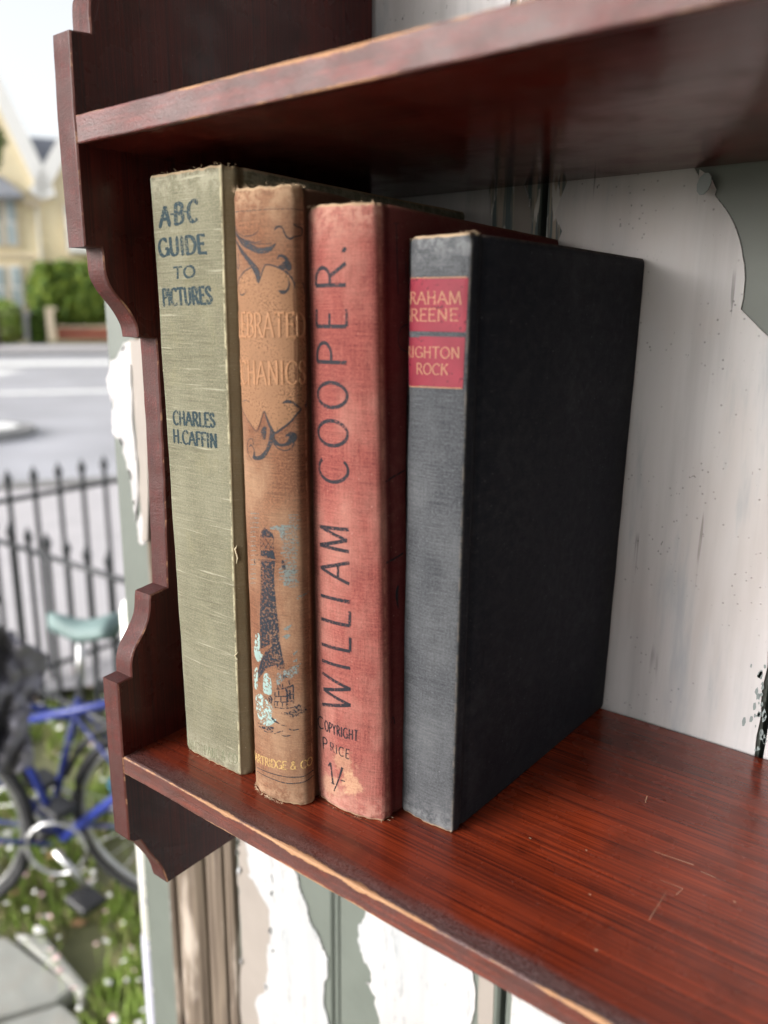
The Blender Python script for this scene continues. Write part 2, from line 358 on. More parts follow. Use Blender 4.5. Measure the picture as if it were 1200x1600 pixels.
# ------------------------------------------------------------------ painted panelling behind
M['green'] = simple('old_green_paint', (.105, .118, .105), .5, .18, 30, bump=.25, bscale=120)
def paint_white():
    t = NT('peeling_white_paint'); o = t.co()
    st = t.noise(t.map(o, (70, 70, 5)), 1, 5, .55); b = t.noise(o, 16, 4)
    c = t.mix(t.rng(st, .35, .7), (.47, .455, .462), (.355, .34, .345)); c = t.mix(t.rng(b, .5, .8, 0, .55), c, (.42, .36, .33))
    sp = t.noise(t.map(o, (420, 420, 230)), 1, 2, .6); sp2 = t.noise(o, 35, 2)
    c = t.mix(t.math('MULTIPLY', t.rng(sp, .70, .745), t.rng(sp2, .42, .6, .15, 1)), c, (.16, .16, .16))
    pk = t.noise(t.map(o, (260, 260, 14)), 1, 2); c = t.mix(t.math('MULTIPLY', t.rng(pk, .69, .74), t.rng(sp2, .45, .6)), c, (.22, .21, .21))
    vs_ = t.vor(o, 330, 'F1'); rn = t.vor(o, 330, 'F1', 'Color'); dot = t.math('MULTIPLY', t.rng(vs_, .06, .20, 1, 0), t.rng(rn, .70, .74)); cm = t.math('MULTIPLY', dot, t.rng(sp2, .42, .55))
    c = t.mix(t.math('MULTIPLY', cm, .5), c, (.10, .10, .10))
    br = t.noise(t.map(o, (22, 22, 6), (3, 0, 1)), 1, 4, .6); c = t.mix(t.rng(br, .5, .75, 0, .35), c, (.34, .28, .25))
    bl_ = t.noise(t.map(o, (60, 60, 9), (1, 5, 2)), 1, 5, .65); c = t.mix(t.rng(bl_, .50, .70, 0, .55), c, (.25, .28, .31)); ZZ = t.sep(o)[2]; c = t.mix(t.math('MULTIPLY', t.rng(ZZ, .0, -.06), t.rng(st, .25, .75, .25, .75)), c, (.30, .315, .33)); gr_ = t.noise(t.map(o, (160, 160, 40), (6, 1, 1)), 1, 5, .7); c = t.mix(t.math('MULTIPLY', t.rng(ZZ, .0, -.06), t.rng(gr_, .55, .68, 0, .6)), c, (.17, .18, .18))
    nm = t.bump(t.noise(t.map(o, (120, 120, 20)), 1, 4), .25, .001); nm = t.bump(cm, .4, .0005, nm)
    return t.out(c, .48, .5, nm)
M['white'] = paint_white()
def bare():
    t = NT('bare_weathered_timber'); o = t.co()
    g = t.noise(t.map(o, (220, 220, 8)), 1, 5, .6); b = t.noise(t.map(o, (40, 40, 12)), 1, 4)
    c = t.mix(t.rng(g, .35, .68), (.075, .055, .042), (.155, .12, .09)); c = t.mix(t.rng(b, .52, .7, 0, .7), c, (.42, .36, .31))
    return t.out(c, .8, .3, t.bump(g, .35, .0008))
M['bare'] = bare()
M['primer'] = simple('pinkish_primer', (.24, .21, .19), .6, .15, 40, bump=.2)
M['dark'] = simple('dark_gap', (.012, .013, .014), .9)
wall = thing('panelled_wall', 'old wooden panelling with white paint peeling off dark green, behind the shelf', 'wall')
W0, W1 = -1.5, 1.35
plank_x = [(-.2426, -.2062, 'green'), (-.1265, -.0335, 'green'), (-.0275, .0917, 'green'), (.0955, .2068, 'green'), (.2105, .330, 'green'), (.334, .455, 'green'), (.459, .58, 'green'), (.584, .705, 'green'), (.709, .83, 'green'), (.834, .955, 'green'), (.959, 1.08, 'green'), (1.084, 1.205, 'green')]
for x0, x1, m in plank_x:
    box_obj('plank', x0, x1, D, D + .02, W0, W1, M[m], wall, bev=.0015)
box_obj('backing', -.2416, 1.205, D + .0207, D + .035, W0, W1, M['dark'], wall)
# the moulding: swept profile of reeds, raw timber
mp = [(-.2055, 0), (-.2055, -.002), (-.2035, -.0042), (-.2005, -.0045), (-.1985, -.003), (-.1975, .0015), (-.1955, -.001), (-.192, -.0045), (-.186, -.0062), (-.176, -.0066), (-.168, -.0050), (-.164, -.0015), (-.1625, .0020), (-.1605, -.0006), (-.157, -.0026), (-.146, -.003), (-.141, -.0022), (-.1395, .0015), (-.138, -.0012), (-.1335, -.003), (-.129, -.002), (-.1275, .001), (-.1275, .018), (-.2055, .018)]
nz = 60; vv = []; ff = []
for i in range(nz + 1):
    z = W0 + (W1 - W0) * i / nz
    vv += [(x, D + y + .0006 * mnoise.noise(Vector((x * 80, 0, z * 9))), z) for x, y in mp]
for i in range(nz):
    for k in range(len(mp)):
        a = i * len(mp) + k; b = i * len(mp) + (k + 1) % len(mp); ff.append((a, b, b + len(mp), a + len(mp)))
mesh_obj('moulding', vv, ff, M['bare'], wall)
# beads in the joints
bm = bmesh.new(); tube(bm, [(-.0305, D + .003, W0), (-.0305, D + .003, -.5), (-.0305, D + .003, 0), (-.0305, D + .003, W1)], .0024, 8); bm_obj('bead', bm, M['green'], wall, True)
EDGE = []
def paint_layer(poly_px, mat, off, th=.0010, amp=.0035, name='paint_layer', depth=3, edge=None, xz=None):
    pts = xz or [(onp(u, v, 1, D).x, onp(u, v, 1, D).z) for u, v in poly_px]
    pts = rough_poly(pts, amp, depth)
    bm = bmesh.new(); vs = [bm.verts.new((x, D - off, z)) for x, z in pts]
    f = bm.faces.new(vs); r = bmesh.ops.extrude_face_region(bm, geom=[f]); nv = [g for g in r['geom'] if isinstance(g, bmesh.types.BMVert)]
    bmesh.ops.translate(bm, verts=nv, vec=(0, -th, 0))
    EDGE.append(pts)
    bmesh.ops.triangulate(bm, faces=[f for f in bm.faces if len(f.verts) > 4])
    return bm_obj(name, bm, [mat], wall)
def wx(u, v): P = onp(u, v, 1, D); return (P.x, P.z)
# upper right: round-edged sheet of white paint on the plank right of the joint
pC = [(.0985, -.30), (.100, -.20), (.0985, .0), (.101, .10), (.0975, .20), (.1035, .215), (.0995, .222), (.105, .236), (.0985, .27), (.0965, .42), (.130, .43), (.150, .38), (.158, .30)]
pC += [wx(*p) for p in [(1082, 240), (1085, 262), (1100, 290)]]
pC += smooth_poly([wx(*p) for p in [(1118, 305), (1140, 335), (1155, 370), (1164, 420), (1163, 460), (1158, 483)]], 4)
pC += [wx(1180, 505), wx(1200, 525), (.2062, .150), (.2062, .05), (.2056, .046), (.2062, .040), (.2052, .030), (.2062, .018), (.2054, .008), (.2060, -.02), (.2062, -.10), (.19, -.21), (.16, -.22), (.14, -.24), (.125, -.30)]
paint_layer(None, M['white'], 0, xz=pC, amp=.00012, depth=1)
paint_layer(None, M['white'], 0, xz=[(.2112, .145), (.2112, -.3), (.3294, -.32), (.3294, .09), (.26, .12)], amp=.002)
# torn flap beside the curved edge
fl = [wx(*p) for p in [(1093, 282), (1100, 268), (1109, 274), (1119, 284), (1121, 297), (1118, 306), (1104, 296)]]
bm = bmesh.new(); vs = [bm.verts.new((x, D - .001 - .004 * (k in (1, 2, 3)), z)) for k, (x, z) in enumerate(fl)]; f = bm.faces.new(vs); r = bmesh.ops.extrude_face_region(bm, geom=[f]); bmesh.ops.translate(bm, verts=[g for g in r['geom'] if isinstance(g, bmesh.types.BMVert)], vec=(0, -.0006, 0)); bmesh.ops.triangulate(bm, faces=bm.faces[:]); bm_obj('paint_flake', bm, M['white'], wall)
cx_, cz_ = wx(1108, 291); bm = bmesh.new(); f = bm.faces.new([bm.verts.new((cx_ + .0026 * math.cos(t * .63) + .0006 * math.sin(t * .63), D - .0064 - .0004, cz_ + .0040 * math.sin(t * .63))) for t in range(10)]); r = bmesh.ops.extrude_face_region(bm, geom=[f]); bmesh.ops.translate(bm, verts=[g for g in r['geom'] if isinstance(g, bmesh.types.BMVert)], vec=(0, .0008, 0)); bm_obj('paint_chip', bm, simple('grey_undercoat', (.23, .26, .27), .6), wall)
def wall_crack(px, w_):
    pts = rough_poly([wx(*p) for p in px], .0006, 3, False); bm = bmesh.new(); n = len(pts); L_ = []
    for i, (x, z) in enumerate(pts):
        k = w_ * (.3 + abs(mnoise.noise(Vector((x * 900, z * 900, 0)))) * 1.5) * (1 if 0 < i < n - 1 else .1); L_.append([bm.verts.new((x, D - .00075, z - k)), bm.verts.new((x, D - .00075, z + k))])
    for a, b in zip(L_[:-1], L_[1:]): bm.faces.new((a[0], b[0], b[1], a[1]))
    bm_obj('paint_crack', bm, M['dark'], wall)
wall_crack([(1040, 417), (1058, 412), (1075, 406), (1092, 403), (1105, 391), (1125, 380), (1150, 378)], .00016)
wall_crack([(1066, 460), (1078, 450), (1090, 432)], .00007); wall_crack([(1115, 436), (1122, 445), (1129, 452)], .00016); wall_crack([(1136, 702), (1146, 712), (1152, 722), (1166, 741)], .00030); wall_crack([(1108, 655), (1107, 680), (1105, 722)], .0002); wall_crack([(1045, 420), (1047, 428), (1052, 434)], .0004)
wall_crack([(1190, 540), (1180, 565), (1182, 585), (1172, 605)], .00010)
def streaks():
    t = NT('torn_paint_streaks'); o = t.co(); g = t.noise(t.map(o, (420, 420, 16)), 1, 4, .6); h = t.noise(t.map(o, (300, 300, 60), (4, 4, 4)), 1, 3)
    c = t.mix(t.rng(g, .40, .60), (.10, .13, .135), (.34, .29, .24)); c = t.mix(t.rng(h, .54, .60), c, (.50, .48, .46))
    return t.out(c, .7, .3, t.bump(g, .4, .0008))
M['streak'] = streaks()
paint_layer(None, M['streak'], 0, xz=[(.0660, .43), (.0912, .43), (.0912, .12), (.0660, .12)], amp=.0003, name='torn_paint', th=.00035)
paint_layer(None, M['streak'], 0, xz=[(.0960, .43), (.1060, .43), (.1050, .24), (.1045, .12), (.0960, .12)], amp=.0006, name='torn_paint', th=.0003)
rc = random.Random(2); bm = bmesh.new()
for _ in range(34):
    u = 1196 - abs(rc.gauss(0, 9)); v_ = rc.uniform(1030, 1172); x, z = wx(u, v_); n = rc.randint(5, 8); r0 = rc.uniform(.0004, .0014)
    bm.faces.new([bm.verts.new((x + r0 * .7 * rc.uniform(.5, 1.2) * math.cos(k * 2 * math.pi / n), D - .00112, z + r0 * 1.6 * rc.uniform(.5, 1.2) * math.sin(k * 2 * math.pi / n))) for k in range(n)])
tag(bm_obj('bare_chips', bm, simple('grey_green_undercoat', (.17, .20, .20), .6), wall), kind='stuff')
# plank left of the joint
paint_layer(None, M['white'], 0, xz=[(-.0250, .43), (.088, .43), (.074, .32), (.068, .26), (.0655, .235), (.069, .20), (.066, .15), (.070, .06), (.072, -.02), (.075, -.08), wx(745, 1480), wx(741, 1531), wx(736, 1600), (.07, -.30), (.02, -.33), wx(600, 1640), wx(595, 1600), wx(589, 1557), wx(581, 1525), wx(568, 1493), wx(563, 1461), wx(571, 1435), wx(580, 1400), (-.015, -.10), (-.0255, .02)], amp=.0016)
paint_layer(None, M['primer'], 0, xz=[(.0785, .43), (.086, .42), (.0850, .235), (.088, .22), (.086, .1), (.0895, -.05), (.0898, -.30), (.078, -.30), (.0775, -.15), (.0765, 0), (.079, .2)], amp=.0014, name='primer_layer', th=.0004)
# below the shelf, left plank
paint_layer([(387, 1290), (387, 1328), (389, 1365), (416, 1408), (424, 1456), (421, 1515), (400, 1568), (403, 1640), (410, 1720), (515, 1700), (515, 1600), (509, 1531), (512, 1493), (501, 1467), (485, 1440), (475, 1403), (467, 1368), (455, 1300), (440, 1240)], M['white'], .0004, th=.0007, amp=.0022)
paint_layer([(372, 1260), (372, 1330), (374, 1400), (378, 1500), (380, 1700), (415, 1720), (430, 1600), (432, 1500), (430, 1380), (410, 1300), (400, 1240)], M['primer'], 0, th=.0004, amp=.002, name='primer_layer')
# left stile: white paint lifting beside the side panel
paint_layer([(208, 532), (190, 548), (175, 563), (171, 585), (172, 612), (178, 640), (176, 660), (184, 684), (194, 704), (200, 728), (206, 745), (209, 780), (214, 815), (214, 700), (206, 600)], M['white'], 0, th=.0012, amp=.0016)
paint_layer([(216, 820), (222, 800), (228, 835), (226, 850), (218, 846)], M['white'], 0, th=.001, amp=.001)
ml = [wx(*p) for p in [(212, 530), (209, 600), (213, 700), (219, 780), (226, 830), (233, 842), (245, 842), (245, 520)]]
bm = bmesh.new(); vs = [bm.verts.new((x, D - .0075, z)) for x, z in rough_poly([(max(x, -.2035), z) for x, z in ml], .001, 2)]; f = bm.faces.new(vs); r = bmesh.ops.extrude_face_region(bm, geom=[f]); bmesh.ops.translate(bm, verts=[g for g in r['geom'] if isinstance(g, bmesh.types.BMVert)], vec=(0, -.0006, 0)); bmesh.ops.triangulate(bm, faces=bm.faces[:]); bm_obj('primer_layer', bm, M['primer'], wall)
# curled flakes along the broken edges of the paint
rf = random.Random(4)
for _ in range(70):
    pts = rf.choice([e for e in EDGE if len(e) > 40]); k = rf.randrange(len(pts) - 1); x, z = pts[k]; x2, z2 = pts[k + 1]; L_ = math.hypot(x2 - x, z2 - z) + 1e-9
    if not (-.245 < x < .09 and -.33 < z < .24): continue
    tx, tz = (x2 - x) / L_, (z2 - z) / L_; nx_, nz__ = -tz, tx; w_ = rf.uniform(.0012, .0042); l_ = rf.uniform(.0010, .0030); lift = rf.uniform(.0006, .0020); v_ = []
    for a in range(4):
        for b in range(3):
            q = a / 3; off = (b - 1) * w_ * (1 - q * .6 * rf.random()) ; v_.append((x + nx_ * (q - .35) * l_ + tx * off, D - .0011 - lift * q * q, z + nz__ * (q - .35) * l_ + tz * off))
    f_ = [(a * 3 + b, a * 3 + b + 1, a * 3 + b + 4, a * 3 + b + 3) for a in range(3) for b in range(2)]
    n0 = len(v_); v_ += [(p[0], p[1] + .0003, p[2]) for p in v_]; f_ += [tuple(n0 + i for i in g[::-1]) for g in f_]
    mesh_obj('paint_flake', v_, f_, M['white'], wall)
# flecks of white paint left along the stile's edges
bm = bmesh.new()
for i in range(60):
    e = random.choice((-.2408, -.2072)); z = random.uniform(-.55, -.16); s = random.uniform(.0006, .0018)
    x = e + random.uniform(-.0005, .0008); bbox(bm, x - s * .6, x + s * .6, D - .0008, D + .0002, z - s * 1.6, z + s * 1.6)
tag(bm_obj('paint_fleck', bm, M['white'], wall), kind='stuff')

# added out of view: wall and ceiling that block sky light from the right
porch = thing('sky_blocker', 'dark green painted return wall and ceiling of the porch, to the right of the panelling', 'porch')
for k in range(9):
    box_obj('plank', .64, .66, -1.9 + k * .225, -1.9 + k * .225 + .222, W0, W1, M['green'], porch, bev=.002)
for k in range(9):
    box_obj('blocker_board', -.30, .66, -1.9 + k * .225, -1.9 + k * .225 + .222, W1 - .02, W1 + .01, M['green'], porch, bev=.002)
# ------------------------------------------------------------------ lettering: a pen-drawn alphabet
def arc(cx, cy, rx, ry, a0, a1, n=10): return [(cx + rx * math.cos(R(a0 + (a1 - a0) * i / n)), cy + ry * math.sin(R(a0 + (a1 - a0) * i / n))) for i in range(n + 1)]
G = {   # width, strokes; each stroke: points, serif-at-start, serif-at-end
 'A': (.80, [([(.02, 0), (.40, 1)], 1, 0), ([(.40, 1), (.78, 0)], 0, 1), ([(.16, .36), (.64, .36)], 0, 0)]),
 'B': (.66, [([(.12, 0), (.12, 1)], 1, 1), (arc(.30, .76, .28, .24, 90, -90), 0, 0), (arc(.30, .26, .34, .26, 90, -90), 0, 0), ([(.12, 1), (.30, 1)], 0, 0), ([(.12, .52), (.30, .52)], 0, 0), ([(.12, 0), (.30, 0)], 0, 0)]),
 'C': (.74, [(arc(.44, .5, .38, .5, 48, 312, 18), 2, 0)]),
 'D': (.76, [([(.12, 0), (.12, 1)], 1, 1), ([(.12, 1), (.30, 1)] + arc(.30, .5, .42, .5, 85, -85, 14) + [(.30, 0), (.12, 0)], 0, 0)]),
 'E': (.60, [([(.12, 0), (.12, 1)], 1, 1), ([(.12, 1), (.56, 1)], 0, 2), ([(.12, .53), (.46, .53)], 0, 2), ([(.12, 0), (.58, 0)], 0, 2)]),
 'F': (.56, [([(.12, 0), (.12, 1)], 1, 1), ([(.12, 1), (.54, 1)], 0, 2), ([(.12, .52), (.44, .52)], 0, 2)]),
 'G': (.80, [(arc(.44, .5, .38, .5, 48, 330, 18), 2, 0), ([(.78, .0), (.78, .42)], 0, 0), ([(.56, .42), (.84, .42)], 0, 0)]),
 'H': (.80, [([(.13, 0), (.13, 1)], 1, 1), ([(.67, 0), (.67, 1)], 1, 1), ([(.13, .52), (.67, .52)], 0, 0)]),
 'I': (.28, [([(.14, 0), (.14, 1)], 1, 1)]),
 'K': (.72, [([(.12, 0), (.12, 1)], 1, 1), ([(.60, 1), (.14, .44)], 1, 0), ([(.28, .60), (.68, 0)], 0, 1)]),
 'L': (.56, [([(.12, 0), (.12, 1)], 1, 1), ([(.12, 0), (.54, 0)], 0, 2)]),
 'M': (.98, [([(.10, 0), (.16, 1)], 1, 0), ([(.16, 1), (.49, .05)], 0, 0), ([(.49, .05), (.82, 1)], 0, 0), ([(.82, 1), (.88, 0)], 0, 1)]),
 'N': (.80, [([(.13, 0), (.13, 1)], 1, 0), ([(.13, 1), (.67, 0)], 0, 0), ([(.67, 0), (.67, 1)], 0, 1)]),
 'O': (.84, [(arc(.42, .5, .38, .5, 90, 450, 24), 0, 0)]),
 'P': (.60, [([(.12, 0), (.12, 1)], 1, 1), ([(.12, 1), (.28, 1)] + arc(.28, .74, .29, .26, 85, -85) + [(.28, .48), (.12, .48)], 0, 0)]),
 'R': (.70, [([(.12, 0), (.12, 1)], 1, 1), ([(.12, 1), (.28, 1)] + arc(.28, .75, .28, .25, 85, -85) + [(.28, .50), (.12, .50)], 0, 0), ([(.34, .50), (.66, 0)], 0, 1)]),
 'S': (.58, [(smooth_poly([(.50, .82), (.38, .98), (.18, .96), (.08, .78), (.20, .58), (.40, .44), (.52, .25), (.40, .04), (.20, .01), (.07, .18)], 3), 2, 2)]),
 'T': (.68, [([(.34, 0), (.34, 1)], 1, 0), ([(.03, 1), (.65, 1)], 2, 2)]),
 'U': (.78, [([(.13, 1), (.13, .32)] + arc(.39, .30, .26, .30, 190, 350, 10) + [(.65, .32), (.65, 1)], 1, 1)]),
 'W': (1.10, [([(.02, 1), (.28, 0)], 1, 0), ([(.28, 0), (.55, .95)], 0, 0), ([(.55, .95), (.82, 0)], 0, 0), ([(.82, 0), (1.08, 1)], 0, 1)]),
 'Y': (.72, [([(.04, 1), (.36, .50)], 1, 0), ([(.68, 1), (.36, .50)], 1, 0), ([(.36, .50), (.36, 0)], 0, 1)]),
 '&': (.80, [(smooth_poly([(.72, .0), (.30, .60), (.22, .85), (.38, 1), (.50, .84), (.40, .64), (.16, .42), (.08, .18), (.26, 0), (.50, .08), (.68, .42)], 3), 0, 0)]),
 '.': (.26, [([(.12, .0), (.14, .10)], 0, 0)]),
 '*': (.24, [([(.12, .50), (.12, .58)], 0, 0)]),
 '1': (.40, [([(.10, .80), (.24, 1)], 0, 0), ([(.24, 1), (.24, 0)], 0, 1)]),
 '/': (.50, [([(.02, -.25), (.46, 1)], 0, 0)]),
 '-': (.36, [([(.04, .40), (.32, .40)], 0, 0)]),
 ' ': (.34, []),
}
class Surf:
    splay = 0
    """a book case: a contour swept up the book; s = metres round the contour, v = height."""
    def __init__(s, O, yaw, k0, W0, k1, contour, H):
        s.O = O; s.ex = Vector((math.cos(yaw), math.sin(yaw), 0)); s.ey = Vector((-math.sin(yaw), math.cos(yaw), 0))
        s.k0, s.W0, s.k1, s.H = k0, W0, k1, H
        s.c = contour; Wm = W0 + k1 * H / 2
        s.cum = [0]
        for a, b in zip(contour[:-1], contour[1:]): s.cum.append(s.cum[-1] + math.hypot((b[0] - a[0]) * Wm + b[1] - a[1], b[2] - a[2]))
    def at(s, u, v, off=0):
        c = s.cum
        lo, hi = 0, len(c) - 2
        while lo < hi:
            mid = (lo + hi + 1) // 2
            if c[mid] <= u: lo = mid
            else: hi = mid - 1
        i = lo; t = (u - c[i]) / (c[i + 1] - c[i]); A, B = s.c[i], s.c[i + 1]
        W = s.W0 + s.k1 * v
        ax, bx = A[0] * W + A[1], B[0] * W + B[1]
        x = ax + (bx - ax) * t; y = A[2] + (B[2] - A[2]) * t
        if s.splay and A[0] == 1 and y > .002: x += s.splay * (v / s.H) * min(1, (y - .002) / .05)
        n = Vector((-(A[2] - B[2]), 0, 0)); dx, dy = bx - ax, B[2] - A[2]; L = math.hypot(dx, dy) or 1e-9
        nx, ny = dy / L, -dx / L
        off += mnoise.noise(Vector((u * 90, v * 60, 3.3 + s.H * 50))) * .00022
        x += s.k0 * v + nx * off; y += ny * off
        return s.O + s.ex * x + s.ey * y + Vector((0, 0, v))
    def spine_px(s, X, Y):
        if not hasattr(s, 'tab'):
            i0 = 3; i1 = next(i for i, c in enumerate(s.cum) if c >= s.spine1 - 1e-9); s.tab = [(s.c[i][0], s.c[i][1], s.c[i][2], s.cum[i]) for i in range(i0, i1 + 1)]
        b = 0.0
        for _ in range(5):
            P = onpl(X, Y, s.O + s.ey * b, s.ey); v = P.z; x = (P - s.O).dot(s.ex) - s.k0 * v; W = s.W0 + s.k1 * v
            T = [(a * W + o, bb, u) for a, o, bb, u in s.tab]
            lo = 0; hi = len(T) - 1
            while lo < hi and T[lo + 1][0] <= T[lo][0] + 4e-5: lo += 1
            while hi > lo and T[hi - 1][0] >= T[hi][0] - 4e-5: hi -= 1
            if x <= T[lo][0]: u = T[lo][2] - (T[lo][0] - x); b = T[lo][1]
            elif x >= T[hi][0]: u = T[hi][2] + (x - T[hi][0]); b = T[hi][1]
            else:
                for i in range(lo, hi):
                    if T[i][0] <= x <= T[i + 1][0]:
                        t = (x - T[i][0]) / (T[i + 1][0] - T[i][0] + 1e-12); u = T[i][2] + (T[i + 1][2] - T[i][2]) * t; b = T[i][1] + (T[i + 1][1] - T[i][1]) * t; break
        return u, v
    def px(s, X, Y, u=None, v=None):
        if u is None: return s.spine_px(X, Y)
        u = s.umid if u is None else u; v = s.H / 2 if v is None else v
        for _ in range(9):
            P = proj(s.at(u, v)); e = (X - P[0], Y - P[1])
            if abs(e[0]) + abs(e[1]) < .02: break
            h = .0002; Pu = proj(s.at(u + h, v)); Pv = proj(s.at(u, v + h))
            a, b, c_, d = (Pu[0] - P[0]) / h, (Pv[0] - P[0]) / h, (Pu[1] - P[1]) / h, (Pv[1] - P[1]) / h
            det = a * d - b * c_
            if abs(det) < 1e-6: break
            du = (e[0] * d - b * e[1]) / det; dv = (a * e[1] - c_ * e[0]) / det
            u += max(-.006, min(.006, du)); v += max(-.06, min(.06, dv))
        return u, v
class Ink:
    def __init__(s, surf, h=.00006): s.v = []; s.f = []; s.uv = []; s.s = surf; s.h = h; s.g = []
    def ribbon(s, pts, w):
        """pts in (u, v) metres; w half-widths"""
        # resample so the ribbon follows the curved spine
        P = [pts[0]]; Wd = [w[0]]
        for (a, b, wa, wb) in zip(pts[:-1], pts[1:], w[:-1], w[1:]):
            n = max(1, int(math.dist(a, b) / .0009))
            for k in range(1, n + 1): P.append((a[0] + (b[0] - a[0]) * k / n, a[1] + (b[1] - a[1]) * k / n)); Wd.append(wa + (wb - wa) * k / n)
        base = len(s.v); N = len(P)
        if N < 2: return
        for i in range(N):
            a = P[max(0, i - 1)]; b = P[min(N - 1, i + 1)]; L = math.dist(a, b) or 1e-9
            nx, ny = -(b[1] - a[1]) / L, (b[0] - a[0]) / L; q = Wd[i]; e = min(q * .35, s.h * .7)
            for k, o in ((-q, .00001), (-q + e, s.h), (q - e, s.h), (q, .00001)):
                u, v = P[i][0] + nx * k, P[i][1] + ny * k
                s.v.append(s.s.at(u, v, o + .00004)); s.uv.append((u, v))
        for i in range(N - 1):
            for k in range(3):
                a = base + i * 4 + k; s.f.append((a, a + 1, a + 5, a + 4))
    def glyph(s, ch, BL, BR, TL, TR, thick, thin, nib=20, serif=.10):
        wd, st = G[ch]
        def q(x, y):
            t = x / wd; a = [BL[i] + (BR[i] - BL[i]) * t for i in (0, 1)]; b = [TL[i] + (TR[i] - TL[i]) * t for i in (0, 1)]
            return (a[0] + (b[0] - a[0]) * y, a[1] + (b[1] - a[1]) * y)
        Hh = math.dist(BL, TL)
        for pts, s0, s1 in st:
            P = []; Wd = []
            for i, p in enumerate(pts):
                a = pts[max(0, i - 1)]; b = pts[min(len(pts) - 1, i + 1)]; L = math.dist(a, b) or 1e-9
                d = ((b[0] - a[0]) / L, (b[1] - a[1]) / L)
                k = abs(d[0] * math.sin(R(nib)) - d[1] * math.cos(R(nib)) * -1) if False else abs(d[1] * math.cos(R(nib)) - d[0] * -math.sin(R(nib)) * -1 if False else d[1] * math.cos(R(nib)) - d[0] * math.sin(R(nib)))
                P.append(q(*p)); Wd.append(Hh * (thin + (thick - thin) * k) / 2)
            s.ribbon(P, Wd)
            if serif:
                for flag, p, nb in ((s0, pts[0], pts[1]), (s1, pts[-1], pts[-2])):
                    if flag == 1: s.ribbon([q(p[0] - serif, p[1]), q(p[0], p[1]), q(p[0] + serif, p[1])], [Hh * .02, Hh * thin * .75, Hh * .02])
                    elif flag == 2: s.ribbon([q(p[0], p[1] - serif * 1.1), q(p[0], p[1] + serif * .9)], [Hh * thin * .6, Hh * thin * .5])
    def line(s, text, TL, TR, BR, BL, thick=.2, thin=.07, nib=20, serif=.1, gap=.10, t0=0.0, px=True, jit=.0):
        if len(text) > 1: s.g.append((len(s.v), len(s.f)))
        c = [s.s.px(*p) for p in (TL, TR, BR, BL)] if px else [TL, TR, BR, BL]
        tl, tr, br, bl = c
        tot = sum(G[ch][0] + gap for ch in text) - gap; x = 0
        def at(A, B, t): return (A[0] + (B[0] - A[0]) * t, A[1] + (B[1] - A[1]) * t)
        for ch in text:
            a = t0 + (1 - t0) * x / tot; b = t0 + (1 - t0) * (x + G[ch][0]) / tot
            j = random.uniform(-jit, jit) * (tl[1] - bl[1])
            Q = [at(bl, br, a), at(bl, br, b), at(tl, tr, a), at(tl, tr, b)]; Q = [(p[0], p[1] + j) for p in Q]
            s.glyph(ch, *Q, thick, thin, nib, serif); x += G[ch][0] + gap
    def pxstroke(s, pts, w, sm=True, guess=None):
        """pts in photo pixels, w pixel widths (one or a list)"""
        if not isinstance(w, (list, tuple)): w = [w] * len(pts)
        Q = [(p[0], p[1], ww) for p, ww in zip(pts, w)]
        if sm and len(Q) > 2: Q = smooth_poly(Q, 4)
        P = []; g = guess
        for x, y, ww in Q:
            r = s.s.px(x, y, *(g or (None, None))); P.append(r)
            if guess: g = r
        sc = s.pxs(P[len(P) // 2])
        s.ribbon(P, [max(.00006, q[2] / 2 * sc * 1.3) for q in Q])
    def pxs(s, uv): a = proj(s.s.at(uv[0], uv[1])); b = proj(s.s.at(uv[0], uv[1] + .002)); return .002 / math.dist(a, b)
    def fill(s, pts, cell=.0004, closed_smooth=True, off=None):
        """filled shape from a pixel outline, diced so that it follows the spine"""
        Q = smooth_poly(pts, 3, True) if closed_smooth else pts
        P = []; g = None
        for x, y in Q: P.append(s.s.px(x, y))
        v0 = min(p[1] for p in P); v1 = max(p[1] for p in P); n = max(2, int((v1 - v0) / cell)); h = s.h if off is None else off
        for i in range(n):
            va, vb = v0 + (v1 - v0) * i / n, v0 + (v1 - v0) * (i + 1) / n; vm = (va + vb) / 2; xs = []
            for a, b in zip(P, P[1:] + P[:1]):
                if (a[1] <= vm) != (b[1] <= vm): xs.append(a[0] + (b[0] - a[0]) * (vm - a[1]) / (b[1] - a[1]))
            xs.sort()
            for a, b in zip(xs[::2], xs[1::2]):
                m = max(1, int((b - a) / .0012)); base = len(s.v)
                for k in range(m + 1):
                    u = a + (b - a) * k / m
                    for v in (va, vb): s.v.append(s.s.at(u, v, h + .00003)); s.uv.append((u, v))
                for k in range(m): q = base + 2 * k; s.f.append((q, q + 1, q + 3, q + 2))
    def build(s, name, mat, parent):
        g = [(0, 0)] + [q for q in s.g if q[0] > 0] + [(len(s.v), len(s.f))]
        for (a, fa), (b, fb) in zip(g[:-1], g[1:]):
            if b > a:
                o = mesh_obj(name, s.v[a:b], [tuple(i - a for i in f) for f in s.f[fa:fb]], mat, parent, False, s.uv[a:b])
                if 'lettering' not in name: tag(o, kind='stuff')

